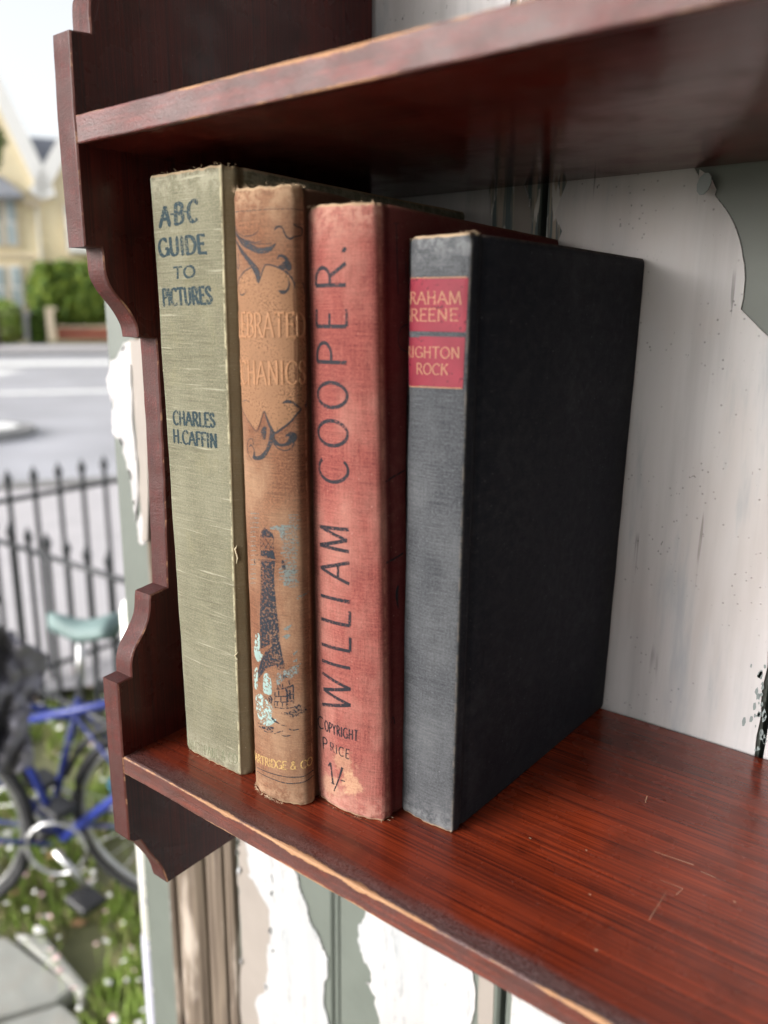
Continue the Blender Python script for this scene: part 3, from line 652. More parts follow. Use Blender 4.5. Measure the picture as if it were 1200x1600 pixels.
def make_surf(BL, TL, BR, TR, yaw, contour, H, bL=0.0, bR=0.0):
    ex = Vector((math.cos(yaw), math.sin(yaw), 0)); ey = Vector((-math.sin(yaw), math.cos(yaw), 0))
    P = onp(*BL, 2, 0); O = P - ey * bL
    def X(uv, b): Q = onpl(*uv, O + ey * b, ey); return (Q - O).dot(ex), Q.z
    xt, zt = X(TL, bL); xb, zb = X(BR, bR); xr, zr = X(TR, bR)
    k0 = xt / zt; W0_ = xb; W1_ = xr - k0 * zr
    Hh = H or (zt + zr) / 2
    s = Surf(O, yaw, k0, W0_, (W1_ - W0_) / zr, contour, Hh); print('surf', [round(v * 1000, 1) for v in (O.x, O.y, W0_, W1_, zt, zr, xt)], 'zb', round(zb * 1000, 1))
    return s

def build_book(name, label, surf, mat, page_mat, board_t=.0024, jag=.0003, nv=90, inset=.003, pages_dp=None, fray=None, group='old cloth-bound books on the shelf'):
    b = thing(name, label, 'book', group)
    # dense sample of the contour
    N = 0; us = []
    total = surf.cum[-1]
    for a, c in zip(surf.cum[:-1], surf.cum[1:]):
        n = max(1, int((c - a) / .0011)) if c - a < .03 else 8
        us += [a + (c - a) * k / n for k in range(n)]
    us.append(total); n = len(us)
    zs = [0, .0005, .0012, .0025] + [.004 + (surf.H - .008) * k / nv for k in range(nv + 1)] + [surf.H - .0025, surf.H - .0012, surf.H - .0005, surf.H]
    verts = []; uvs = []; faces = []
    for j, z in enumerate(zs):
        for i, u in enumerate(us):
            P = surf.at(u, z)
            nz_ = 0
            Q = surf.at(u, z, nz_)
            e = min(z, surf.H - z); onspine = surf.spine0 < u < surf.spine1
            if e < .006:
                k = (1 - e / .006)
                if e < .0015: Q = surf.at(u, z, nz_ - .0009 * (1 - e / .0015) + (.0008 * mnoise.noise(Vector((u * 400, z * 200, 9))) if onspine else 0))
                sgn = 1 if z > surf.H / 2 else -.35
                amp = jag if onspine else jag * .25
                if z < surf.H / 2: Q.z = max(.0001, Q.z + abs(mnoise.noise(Vector((u * 260, 0, 5)))) * amp * k)
                else: Q.z += (mnoise.noise(Vector((u * 230, 0, 2))) + .5 * mnoise.noise(Vector((u * 700, 0, 4)))) * amp * 1.6 * k
            verts.append(Q); uvs.append((u, z))
    off = len(verts)
    for j, z in enumerate(zs):
        for i, u in enumerate(us):
            th = board_t if not (surf.spine0 < u < surf.spine1) else .0011
            zz = z
            P = surf.at(u, zz, -th); P.z = verts[j * n + i].z; verts.append(P); uvs.append((u, z))
    m = len(zs)
    for j in range(m - 1):
        for i in range(n - 1):
            a = j * n + i; faces.append((a, a + 1, a + n + 1, a + n)); a += off; faces.append((a, a + n, a + n + 1, a + 1))
    for i in range(n - 1):
        faces.append((i, off + i, off + i + 1, i + 1)); a = (m - 1) * n + i; faces.append((a, a + 1, off + a + 1, off + a))
    for j in range(m - 1):
        a = j * n; faces.append((a, a + n, off + a + n, off + a)); a = j * n + n - 1; faces.append((a, off + a, off + a + n, a + n))
    cv = mesh_obj('cover', verts, faces, mat, b, True, uvs)
    # page block
    W = surf.W0 + surf.k1 * surf.H / 2; dp = surf.c[0][2]
    pv = []; pf = []
    for z in (inset, surf.H - inset - .001):
        Wz = surf.W0 + surf.k1 * z; x0 = surf.k0 * z + board_t + .0002; x1 = surf.k0 * z + Wz + surf.c[-1][1] - board_t - .0002
        if x1 - x0 < .004: x1 = x0 + .004
        for (x, y) in ((x0, .003), (x1, .003), (x1, dp - .004), ((x0 + x1) / 2, dp - .0055), (x0, dp - .004)): P = surf.O + surf.ex * x + surf.ey * y; pv.append((P.x, P.y, z))
    pf = [(4, 3, 2, 1, 0), (5, 6, 7, 8, 9)] + [(k, (k + 1) % 5, 5 + (k + 1) % 5, 5 + k) for k in range(5)]
    mesh_obj('page_block', pv, pf, page_mat, b)
    if fray:
        bm = bmesh.new()
        for (u0, u1, z, cnt, L) in fray:
            for _ in range(cnt):
                u = random.uniform(u0, u1); zz = z + random.uniform(-.0006, .0004); d = random.uniform(-1, 1); up = random.uniform(-.3, 1) if z > .1 else random.uniform(-.05, .5)
                l = L * random.uniform(.3, 1); pts = []
                for k in range(4): pts.append(surf.at(u + d * l * k / 3 * .8, max(.0002, zz + up * l * k / 3 * (1 if z > .1 else .2)), .0002 + .0010 * (k / 3) ** 2 * random.uniform(.3, 1.2)))
                tube(bm, pts, [.00009, .00008, .00006, .00003], 4)
        tag(bm_obj('frayed_thread', bm, M['thread'], b), kind='stuff')
    return b
M['thread'] = simple('frayed_threads', (.42, .31, .21), .9)
def pages():
    t = NT('page_edges'); o = t.co(); g = t.noise(t.map(o, (2500, 30, 30)), 1, 3)
    return t.out(t.mix(g, (.20, .15, .10), (.42, .35, .26)), .9, .1)
M['pages'] = pages()
def contour(dp, groove, mid, off_r=0.0, gl=None):
    """left board, joint, spine (mid points), joint, right board"""
    return [(0, 0, dp), (0, 0, groove[1]), (0, groove[2], (groove[0] + groove[1]) / 2), (0, 0, groove[0])] + mid + [(1, off_r, groove[0]), (1, off_r - groove[2], (groove[0] + groove[1]) / 2), (1, off_r, groove[1]), (1, off_r, dp)]
def spine_range(s, n_mid): s.spine0 = s.cum[3]; s.spine1 = s.cum[4 + n_mid]; s.umid = (s.spine0 + s.spine1) / 2

# ---- green book
mid = smooth_poly([(0, 0, .0030), (0, .0002, .0010), (0, .0012, .0001), (.25, 0, -.0004), (.5, 0, -.0006), (.8, 0, -.0003), (1, -.0008, .0001), (1, .0003, .0010), (1, .0020, .0036)], 4)
sg = make_surf((292, 1171), (233, 274), (376, 1215), (345, 253), -.005, contour(.1460, (.0048, .0100, .0011), mid, .0024), .2262)
spine_range(sg, len(mid))
uR = sg.cum[4 + mid.index(min(mid, key=lambda p: abs(p[0] - 1) + abs(p[2] - .0001)))]
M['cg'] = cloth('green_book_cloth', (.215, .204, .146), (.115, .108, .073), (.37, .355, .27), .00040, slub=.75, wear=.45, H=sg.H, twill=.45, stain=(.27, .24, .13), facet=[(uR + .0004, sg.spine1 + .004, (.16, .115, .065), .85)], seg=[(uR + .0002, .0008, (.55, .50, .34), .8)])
book1 = build_book('book', 'tall pale sage green cloth book with dark lettering, beside the side panel', sg, M['cg'], M['pages'], jag=.0004, fray=[(sg.spine0, sg.spine1, sg.H, 22, .0012), (sg.spine0, sg.spine1, .0006, 14, .0012)])
M['ig'] = ink('dark_green_ink', (.016, .032, .040), None, .85, 1500, .50)
L = Ink(sg)
L.line('A*B*C', (250, 324), (309, 312), (310, 345), (250, 355), 0.29, 0.115, 15, .10, .04)
L.line('GUIDE', (247, 374), (320, 367), (323, 395), (249, 401), 0.28, 0.110, 15, .10, .10)
L.line('TO', (271, 418), (305, 415), (305, 433), (271, 435), 0.29, 0.125, 15, .10, .14)
L.line('PICTURES', (253, 452), (329, 448), (332, 474), (255, 478), 0.25, 0.110, 15, .09, .08)
L.line('CHARLES', (270, 642), (335, 646), (337, 667.5), (271, 663), 0.25, 0.115, 15, .09, .08)
L.line('H.CAFFIN', (270, 671), (339, 678), (340, 700), (271, 691), 0.25, 0.115, 15, .09, .07)
L.build('title_lettering', M['ig'], book1)
M['ig2'] = ink('faded_green_ink', (.16, .17, .11), None, .95, 1500, .46)
L = Ink(sg); L.line('STANLEY PAUL & CO', (288, 1148), (371, 1179), (371, 1194), (289, 1163), .15, .07, 15, .07, .08); L.build('publisher_lettering', M['ig2'], book1)
# small tears in the joint
bm = bmesh.new()
for (pp) in ([(370, 852), (367, 858), (371, 872), (369, 880)], [(372, 1018), (368, 1024), (371, 1030)], [(251, 530), (258, 545), (260, 562), (256, 580)]):
    P = [sg.px(*q_, uR if q_[0] > 300 else sg.spine0 + .003) for q_ in pp]
    tube(bm, [sg.at(u, v, .0003) for u, v in P], [.0001, .0004, .0003, .0001][:len(P)], 5)
bm_obj('torn_cloth', bm, simple('torn_cloth', (.48, .42, .29), .9), book1)['kind'] = 'stuff'

# ---- tan pictorial book
mid = smooth_poly([(0, 0, .0045), (0, .0002, .0022), (.06, 0, .0002), (.25, 0, -.0019), (.5, 0, -.0027), (.75, 0, -.0020), (.94, 0, .0001), (1, -.0002, .0022), (1, 0, .0045)], 4)
so_ = make_surf((400, 1227), (365, 300), (490, 1246), (472, 290), .10, contour(.122, (.0050, .0100, .0010), mid), None, .0015, .0045)
spine_range(so_, len(mid))
M['co'] = cloth('tan_book_cloth', (.235, .112, .064), (.095, .043, .027), (.36, .24, .155), .00032, wear=1.1, H=so_.H, twill=.6, bump=.35, stain=(.11, .038, .024), seg=[(so_.spine1 - .0010, .0005, (.40, .24, .14), .8)], facet=[(so_.spine1, so_.cum[-1] + .01, (.075, .03, .022), .85)])  # facet darkens the tan cover, with its shade put into the colour
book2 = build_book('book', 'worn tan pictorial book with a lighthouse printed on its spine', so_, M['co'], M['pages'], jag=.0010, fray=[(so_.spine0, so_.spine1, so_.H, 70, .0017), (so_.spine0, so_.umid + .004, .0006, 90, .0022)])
Zb = lambda pts: [(355 + x / 8, 280 + y / 8) for x, y in pts]
Zc = lambda pts: [(370 + x / 8.889, 580 + y / 8.889) for x, y in pts]
Zd = lambda pts: [(380 + x / 8, 800 + y / 8) for x, y in pts]
Ze = lambda pts: [(385 + x / 8.889, 980 + y / 8.889) for x, y in pts]
gp = Ink(so_, .00002)   # rubbed gilt cartouche
gp.fill(Zb([(130, 1400), (165, 1270), (225, 1170), (310, 1115), (345, 1190), (390, 1300), (430, 1200), (475, 1095), (560, 1090), (680, 1140), (780, 1210), (850, 1320), (900, 1400)]) + [(468, 470), (470, 540), (473, 600), (474, 628)] + Zc([(830, 570), (740, 690), (640, 770), (540, 840), (480, 780), (430, 650), (385, 560), (350, 620), (320, 730), (270, 815), (180, 710), (110, 590), (75, 490)]) + [(374, 560), (371, 500)], closed_smooth=False)
gp.build('gilt_panel', ink('rubbed_gilt', (.19, .10, .055), None, .45, 1400, .50, .7), book2)
og = Ink(so_)
S_ = og.pxstroke
S_(Zb([(75, 410), (300, 392), (600, 372), (930, 368)]), [1.2, .8, .9, 1.1])
S_(Zb([(92, 430), (90, 520), (110, 620), (160, 690), (240, 712), (330, 695), (390, 640)]), 1.1)
S_(Zb([(95, 640), (140, 720), (200, 790), (300, 850), (400, 895), (510, 880), (570, 840), (615, 800)]), [1.5, 5, 8, 8, 7, 7, 4, 1])
S_(Zb([(110, 690), (180, 745), (260, 770), (360, 790), (430, 770)]), [1, 3, 1.2, 1, 1])
S_(Zb([(105, 745), (160, 860), (220, 950), (300, 1050), (360, 1140), (390, 1220), (395, 1300)]), [1, 5, 6, 7, 9, 6, 1.5])
S_(Zb([(130, 1385), (150, 1260), (220, 1155), (310, 1105), (350, 1170), (388, 1290), (430, 1190), (470, 1080), (540, 1072), (650, 1110), (760, 1180), (825, 1280), (830, 1370)]), [1, 1.6, 1.8, 1.3, 1.5, 2, 1.8, 1.5, 1.6, 1.8, 2.2, 2, .8])
S_(Zb([(625, 1000), (650, 960), (710, 968), (745, 1020), (765, 1100)]), [1, 3, 4, 5, 2])
S_(Zb([(640, 1095), (700, 1085), (750, 1070), (770, 1120), (740, 1150)]), [2, 8, 10, 6, 2])
S_(Zb([(760, 1240), (775, 1320), (745, 1395), (690, 1412), (640, 1390)]), [1, 2, 3, 5, 1])
S_(Zb([(850, 1280), (900, 1380), (940, 1450)]), [2, 1, .6])
S_(Zb([(585, 640), (620, 600), (665, 590), (700, 630), (735, 710), (790, 745), (830, 700), (840, 610), (815, 560), (870, 540)]), [1, 3, 2, 1.5, 2, 2.5, 1.5, 3, 1, 1])
S_(Zb([(100, 800), (105, 900), (118, 1010), (130, 1100), (152, 1110), (150, 1010), (140, 920)]), [1, 1, 1.2, 1.5, 1.5, 1, .8])
S_(Zb([(155, 1390), (175, 1445), (215, 1440), (240, 1390)]), [1, 1.6, 1.6, .8])
S_(Zb([(200, 760), (330, 800), (430, 810), (560, 800)]), 0.9)
# lower ornament
S_(Zc([(75, 510), (110, 600), (180, 710), (270, 830), (320, 760), (350, 640), (385, 555), (420, 650), (470, 770), (530, 855), (640, 790), (760, 690), (832, 580), (830, 490), (780, 440), (700, 420), (635, 445)]), [.8, .8, .8, .9, .9, 1, 1.2, 2.5, 4, 3, 2.5, 2.3, 2.2, 2.5, 3, 4, 1.5])
S_(Zc([(850, 520), (880, 460), (910, 410)]), [2.5, 2, 1]); S_(Zc([(850, 560), (900, 500), (905, 460)]), 1)
S_(Zc([(480, 790), (495, 880), (470, 980), (430, 1080), (360, 1180), (280, 1210), (235, 1190)]), [3, 7, 6, 5, 6, 5, 6])
S_(Zc([(240, 1215), (245, 1110), (225, 1050), (195, 1025), (175, 1050)]), [6, 1.5, 1, 1.5, 1])
S_(Zc([(225, 1245), (165, 1150), (148, 1030), (175, 945), (220, 945), (238, 1030)]), .8)
S_(Zc([(480, 900), (530, 980), (600, 1025), (690, 1015), (760, 960), (785, 900), (730, 880), (675, 905)]), [5, 6, 3.5, 4, 8, 9, 5, 1])
S_(Zc([(515, 1010), (590, 1080), (690, 1100), (775, 1050), (800, 960)]), 1.2)
S_(Zc([(400, 770), (375, 850), (385, 950)]), [4, 8.5, 4])
S_(Zc([(90, 420), (130, 400), (180, 440)]), .9)
for off in (0, 10): S_([(402, 1199 + off * .55), (420, 1207 + off * .75), (450, 1214 + off), (484, 1213 + off * .8)], [.8, 1, 1.2, 1.1])
M['io'] = ink('blue_black_ink', (.026, .026, .030), None, .8, 1500, .51)
og.build('scroll_ornament', M['io'], book2)
# lighthouse picture
lh = Ink(so_); F = lh.fill; S2 = lh.pxstroke
F(Zd([(212, 310), (228, 245), (272, 195), (320, 232), (372, 265), (388, 325), (300, 320)]), closed_smooth=False)
for l in ([(220, 320), (218, 470)], [(384, 325), (382, 470)], [(225, 340), (260, 400), (300, 460)], [(285, 335), (320, 400), (370, 455)], [(285, 335), (250, 400), (225, 440)], [(350, 340), (310, 400), (270, 460)], [(384, 370), (350, 430), (330, 470)]): S2(Zd(l), .9)
F(Zd([(218, 475), (385, 480), (405, 590), (330, 580), (218, 540)]), closed_smooth=False)
S2(Zd([(160, 535), (260, 550), (400, 575)]), .9); S2(Zd([(185, 600), (300, 602), (410, 620)]), .9)
F(Zd([(215, 610), (400, 620), (384, 760), (392, 900), (408, 1100), (432, 1300), (450, 1500), (455, 1600), (215, 1600), (212, 1300), (220, 1000), (220, 800)]), closed_smooth=False)
F(Ze([(200, 170), (455, 170), (475, 260), (505, 420), (545, 570), (430, 590), (420, 520), (300, 560), (245, 620), (175, 705), (160, 620), (200, 480), (265, 340), (360, 260), (340, 230), (200, 300)]), closed_smooth=False)
F(Zd([(135, 570), (160, 650), (135, 650)]), closed_smooth=False); F(Zd([(485, 590), (510, 610), (520, 660), (540, 710), (495, 715), (480, 670)]), closed_smooth=False)
F(Ze([(480, 1190), (600, 1170), (690, 1110), (720, 1070), (765, 1085), (795, 1170), (740, 1220), (640, 1250), (560, 1225)]), closed_smooth=False)
F(Ze([(300, 970), (345, 945), (370, 1000), (350, 1060), (315, 1030)]), closed_smooth=False)
for l, w_ in (([(420, 858), (550, 845), (660, 800)], 2), ([(430, 800), (440, 840)], 2), ([(465, 790), (470, 835)], 1.5), ([(500, 780), (505, 830)], 1.5), ([(590, 730), (600, 800)], 1.5), ([(650, 810), (655, 1060)], 1.6), ([(400, 900), (390, 1110)], 1.3), ([(400, 960), (540, 960), (640, 930)], 1.3), ([(395, 1030), (520, 1040), (640, 1020)], 1.3), ([(400, 1110), (540, 1130), (690, 1100)], 1.3), ([(550, 860), (570, 940), (560, 1110)], 2.5), ([(600, 870), (610, 1000)], 2.5), ([(450, 880), (450, 950)], 1.6), ([(480, 970), (480, 1030)], 1.3), ([(430, 1040), (430, 1100)], 1.3), ([(500, 1050), (500, 1110)], 1.3), ([(250, 930), (260, 980), (300, 1010)], 2), ([(495, 660), (520, 690), (560, 680)], 3.5), ([(330, 1225), (380, 1290), (460, 1340)], [1, 3, 1]), ([(150, 1325), (240, 1360)], 1.2), ([(170, 1380), (260, 1400), (340, 1410), (380, 1390)], [1, 4, 5, 1]), ([(240, 1440), (300, 1460), (370, 1445)], 1.5), ([(390, 1480), (440, 1460), (510, 1440)], 1.2), ([(590, 1415), (650, 1430), (730, 1415)], 1.2), ([(490, 1500), (550, 1515), (620, 1500)], 1.2), ([(480, 1355), (560, 1375)], 1)):
    S2(Ze(l), w_)
lh.build('lighthouse_picture', ink('worn_navy_ink', (.018, .022, .030), None, .92, 1100, .462), book2)
wt = Ink(so_, .00005)
for poly in (Ze([(135, 90), (190, 115), (190, 330), (235, 400), (170, 480), (125, 420), (108, 300)]), Ze([(250, 650), (320, 662), (350, 780), (352, 925), (300, 930), (240, 900), (230, 780)]), Ze([(130, 960), (200, 930), (300, 1040), (370, 1130), (350, 1240), (420, 1290), (300, 1375), (200, 1330), (150, 1200), (130, 1080)]), Ze([(108, 620), (150, 560), (160, 700), (150, 850), (115, 830)])): wt.fill(poly)
wt.build('painted_waves', ink('pale_blue_ink', (.20, .27, .255), None, .95, 700, .47), book2)
hz = Ink(so_, .00003)
for i in range(44):
    y = 40 + i * 21 + random.uniform(-5, 5); big = 150 < y < 920
    x0 = random.uniform(440, 530) if big else random.uniform(560, 610); x1 = random.uniform(640, 700)
    if 560 < y < 640: x0 += 60
    hz.pxstroke(Zd([(x0, y + 4), ((x0 + x1) / 2, y - 3), (x1, y)]), random.uniform(.7, 1.6) if big else .8)
for i in range(16): y = 20 + i * 58; hz.pxstroke(Zd([(95, y), (140, y - 4), (200 if i < 4 else 160, y)]), random.uniform(.5, 1.2))
hz.fill(Zd([(330, 190), (440, 165), (520, 160), (530, 320), (470, 330), (450, 220), (350, 215)]), closed_smooth=False); hz.fill(Zd([(490, 700), (560, 720), (660, 730), (660, 770), (560, 790), (600, 860), (560, 920), (500, 920), (530, 820)]), closed_smooth=False)
for poly in (Zd([(500, 1470), (545, 1430), (620, 1400), (560, 1480)]), Zd([(490, 1560), (540, 1530), (600, 1530), (550, 1590)]), Zd([(650, 1060), (700, 1045), (760, 1030), (680, 1090)]), Ze([(640, 370), (720, 310), (700, 350), (660, 390)]), Ze([(640, 480), (710, 430), (700, 480)]), Ze([(545, 600), (640, 550), (760, 500), (700, 600), (740, 620), (600, 720), (560, 700)]), Ze([(430, 640), (540, 590), (600, 600), (560, 680), (430, 820), (410, 720)])): hz.fill(poly, closed_smooth=False)
hz.build('sky_hatching', ink('grey_blue_ink', (.115, .13, .125), None, .92, 1100, .49), book2)
em = Ink(so_, .00022)
em.line('CELEBRATED', (363, 489), (467, 489), (468, 526), (364, 526), .13, .06, 15, .08, .07)
em.line('MECHANICS', (366, 563), (467, 564), (468, 600), (367, 599), .13, .06, 15, .08, .07)
em.build('embossed_lettering', ink('embossed_gilt', (.27, .14, .075), None, .5, 900, .55), book2)
em = Ink(so_, .00008)
em.line('S.W.PARTRIDGE & CO', (385, 1166), (478, 1190), (478, 1202), (386, 1178), .16, .09, 15, .08, .06)
em.build('publisher_lettering', ink('yellow_gilt', (.38, .25, .10), None, .6, 1500, .50), book2)

# ---- red book
mid = smooth_poly([(0, 0, .0045), (0, .0001, .0022), (.04, 0, .0004), (.2, 0, -.0012), (.45, 0, -.0020), (.70, 0, -.0013), (.88, 0, .0004), (.97, 0, .0020), (1, 0, .0048)], 4)
sr = make_surf((496, 1240), (478, 322), (610, 1273), (597, 314), .035, contour(.1370, (.0058, .0105, .0011), mid, .0002), .2117, .0015, .0048)
spine_range(sr, len(mid))
us1, vs1 = sr.px(525, 1232); us2, vs2 = sr.px(540, 1190); us3, vs3 = sr.px(548, 1230)
M['cr'] = cloth('red_book_cloth', (.300, .090, .075), (.090, .021, .020), (.47, .26, .205), .00050, wear=.9, H=sr.H, vstreak=1, bump=.55, stain=(.11, .020, .022), spots=[(us1 - .002, vs1, .0055, (.40, .26, .17), .6), (us2 - .001, vs2, .0050, (.42, .27, .17), .5), (us3, vs3 + .001, .0048, (.50, .33, .20), .6)], seg=[(sr.spine1 - .0022, .0008, (.45, .20, .14), .55)], facet=[(sr.spine1 - .001, sr.cum[-1] + .01, (.105, .014, .018), .88)])  # facet: unfaded burgundy cover with its shade painted in
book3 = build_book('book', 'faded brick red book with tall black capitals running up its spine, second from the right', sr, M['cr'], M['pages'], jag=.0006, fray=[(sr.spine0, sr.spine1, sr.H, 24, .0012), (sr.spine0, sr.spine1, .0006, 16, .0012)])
rl = Ink(sr)
def vert_glyph(ch, yb, yt, th=.085):
    ym = (yb + yt) / 2; xl = 494 + (ym - 430) * .0154; xr = 540.5 + (ym - 430) * .0118; sh = -2 + (ym - 400) * .0235
    TLp, TRp, BLp, BRp = [sr.px(*p) for p in ((xl, yb), (xl, yt), (xr, yb + sh), (xr, yt + sh))]
    asp = 1
    rl.glyph(ch, BLp, BRp, TLp, TRp, th * 1.15, th * .9, 20, 0)
for ch, yb, yt in (('W', 1101, 1050), ('I', 1038, 1025), ('L', 1012, 983), ('L', 973, 943), ('I', 937, 923), ('A', 904, 869), ('M', 858, 815), ('C', 753, 714), ('O', 696, 653), ('O', 637, 594), ('P', 573, 533), ('E', 517, 481), ('R', 454, 410)): vert_glyph(ch, yb, yt)
rl.fill([(535, 388), (540, 386), (542, 390), (539, 394), (534, 393)], closed_smooth=False)
rl.line('C', (496, 1118), (505, 1121), (506, 1140), (497, 1136), .13, .11, 15, 0, .1)
rl.line('OPYRIGHT', (507, 1125), (560, 1142), (559, 1158), (508, 1141), .14, .12, 15, 0, .14)
rl.line('P', (503, 1151), (511, 1154), (512, 1173), (504, 1169), .13, .11, 15, 0, .1)
rl.line('RICE', (515, 1159), (547, 1172), (546, 1186), (516, 1173), .14, .12, 15, 0, .18)
rl.line('1', (510, 1189), (521, 1193), (525, 1226), (514, 1221), .10, .08, 15, .10, .1)
rl.g.append((len(rl.v), len(rl.f))); rl.pxstroke([(535, 1199), (529, 1218), (522, 1236)], [3, 1.8, 1.6]); rl.g.append((len(rl.v), len(rl.f))); rl.pxstroke([(532, 1219), (539, 1221)], 1.4)
M['ir'] = ink('black_ink_on_red', (.018, .017, .022), None, .8, 1500, .515)
rl.build('title_lettering', M['ir'], book3)
cl = Ink(sr); gu = (sr.spine1 + .01, .18)
cl.pxstroke([(619, 350), (620, 400), (622, 462)], [1.5, 2.5, .8], guess=gu); cl.pxstroke([(615, 349), (623, 349)], 1, guess=gu); cl.pxstroke([(634, 380), (634, 420), (635, 440)], 1.2, guess=gu)
cl.pxstroke([(640, 506), (627, 512), (622, 528), (626, 544), (640, 551)], 1.4, guess=gu)
gu = (sr.spine1 + .008, .09)
cl.pxstroke([(602, 753), (616, 744), (632, 735)], [2.4, 2.2, 2.0], guess=gu); cl.pxstroke([(603, 880), (616, 873), (630, 864)], [2.4, 2.2, 2.0], guess=gu)
cl.pxstroke([(622, 915), (620, 930), (622, 950)], [3, 4, 2], guess=gu); cl.pxstroke([(611, 1130), (614, 1120), (617, 1131)], 1.2, guess=(sr.spine1 + .006, .03))
cl.build('cover_ornament', M['ir'], book3)

# ---- black book
mid = smooth_poly([(0, 0, .0045), (0, .0001, .0024), (.04, 0, .0008), (.16, 0, -.0003), (.5, 0, -.0010), (.85, 0, -.0004), (1, -.0006, .0001), (1, .0001, .0010), (1, .0003, .0034)], 4)
Pb = onp(711, 1294, 2, 0); Pf = onp(938, 1104, 2, 0); yb_ = math.atan2(-(Pf.x - Pb.x), Pf.y - Pb.y); print('black yaw', yb_, (Pf - Pb).length)
sb = make_surf((626, 1262), (641, 376), (706, 1293), (736, 363), yb_ , contour(.1240, (.0040, .0085, .0009), mid, .0004), .2021, .0012, 0)
sb.splay = .0030
spine_range(sb, len(mid))
ub = sb.cum[4 + mid.index(min(mid, key=lambda p: abs(p[0] - 1) + abs(p[2] - .0001)))]
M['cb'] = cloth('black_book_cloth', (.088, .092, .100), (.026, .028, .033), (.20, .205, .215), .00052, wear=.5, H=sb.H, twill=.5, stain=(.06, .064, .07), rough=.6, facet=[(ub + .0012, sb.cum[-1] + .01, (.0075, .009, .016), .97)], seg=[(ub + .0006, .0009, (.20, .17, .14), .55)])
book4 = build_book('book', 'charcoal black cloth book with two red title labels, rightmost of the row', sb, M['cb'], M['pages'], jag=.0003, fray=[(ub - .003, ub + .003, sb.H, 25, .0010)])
M['lab'] = ink('red_label', (.14, .017, .028), None, .35, 500, .56, .5)
for pts in ([(638, 436), (732, 434.5), (728, 519), (637, 516)], [(637, 526), (727, 527), (723, 606), (635, 601)]):
    l = Ink(sb, .00012); l.fill(pts, closed_smooth=False); l.build('title_label', M['lab'], book4)
gd = Ink(sb, .00019)
gd.line('GRAHAM', (640, 457), (721, 455), (722, 475), (639, 475), .15, .08, 15, .08, .08)
gd.line('GREENE', (640, 483), (716, 482.5), (716, 501), (639, 502), .15, .08, 15, .08, .08)
gd.line('BRIGHTON', (636, 541), (719, 543), (719, 560), (636, 557), .15, .08, 15, .08, .08)
gd.line('ROCK', (651, 567.5), (701, 569), (700, 586), (651, 584), .15, .08, 15, .08, .08)
for a, b in (((641, 434.5), (730, 433)), ((637, 603.5), (722, 607))): gd.pxstroke([a, ((a[0] + b[0]) / 2, (a[1] + b[1]) / 2 + .2), b], 1.5)
gd.build('title_lettering', ink('gold_lettering', (.27, .15, .09), None, .75, 1500, .54), book4)
bl = Ink(sb, .00003); bl.pxstroke([(632, 1240), (660, 1252), (694, 1262)], .8); bl.build('blind_rule', M['cb'], book4)

# ================================================================== the street
GZ = -1.45
DV = Vector((-.859, .512, 0)).normalized(); RV = Vector((DV.y, -DV.x, 0))       # away from the camera / to its right
def gp_(dist, lat, z=GZ): P = CAM + DV * dist + RV * lat; return Vector((P.x, P.y, z))
def road_z(dist): return GZ + max(0, dist - 9) * .052
def ground_strip(name, d0, d1, l0, l1, mat, dz=0, n=1, kind='structure', parent=None):
    v = []; f = []
    for i in range(n + 1):
        d = d0 + (d1 - d0) * i / n
        for l in (l0, l1): P = gp_(d, l); v.append((P.x, P.y, road_z(d) + dz))
    for i in range(n): f.append((2 * i, 2 * i + 1, 2 * i + 3, 2 * i + 2))
    o = mesh_obj(name, v, f, mat, parent)
    if kind and not parent: tag(o, kind=kind)
    return o
M['asphalt'] = simple('asphalt', (.36, .36, .39), .45, .35, .9, bump=.2)
M['mark'] = simple('road_paint', (.78, .78, .76), .6, .1, 4)
M['soil'] = simple('soil', (.17, .17, .09), .9, .4, 8)
M['pave'] = simple('pavement', (.42, .40, .41), .8, .15, 3)
M['redtar'] = simple('red_tarmac', (.36, .20, .19), .8, .12, 3)
ground_strip('ground', -60, 9, -90, 90, M['soil'], -.03)
ground_strip('ground', 9, 24.2, -90, 90, M['soil'], -.03, 2)
ground_strip('ground', 24.2, 160, -120, 120, M['soil'], -.01, 8)
ground_strip('pavement', 3.45, 8.0, -60, 60, M['pave'], .07)
ground_strip('road', 8.15, 22.2, -60, 60, M['asphalt'], 0, 2)
ground_strip('cycle_lane', 8.3, 9.9, -60, -1.2, M['redtar'], .004, 2)
ground_strip('far_pavement', 22.35, 24.2, -60, 60, M['pave'], .10)
M['kerb'] = simple('kerb_stone', (.24, .235, .23), .8, .1, 5)
for d in (8.0, 22.2):
    v = []; f = []
    for l in (-60, 60):
        for dd, z in ((d, 0), (d, .13), (d + .15, .13), (d + .15, 0)): P = gp_(dd, l); v.append((P.x, P.y, road_z(dd) + z - .01))
    f = [(0, 1, 5, 4), (1, 2, 6, 5), (2, 3, 7, 6)]; tag(mesh_obj('kerb', v, f, M['kerb']), kind='structure')
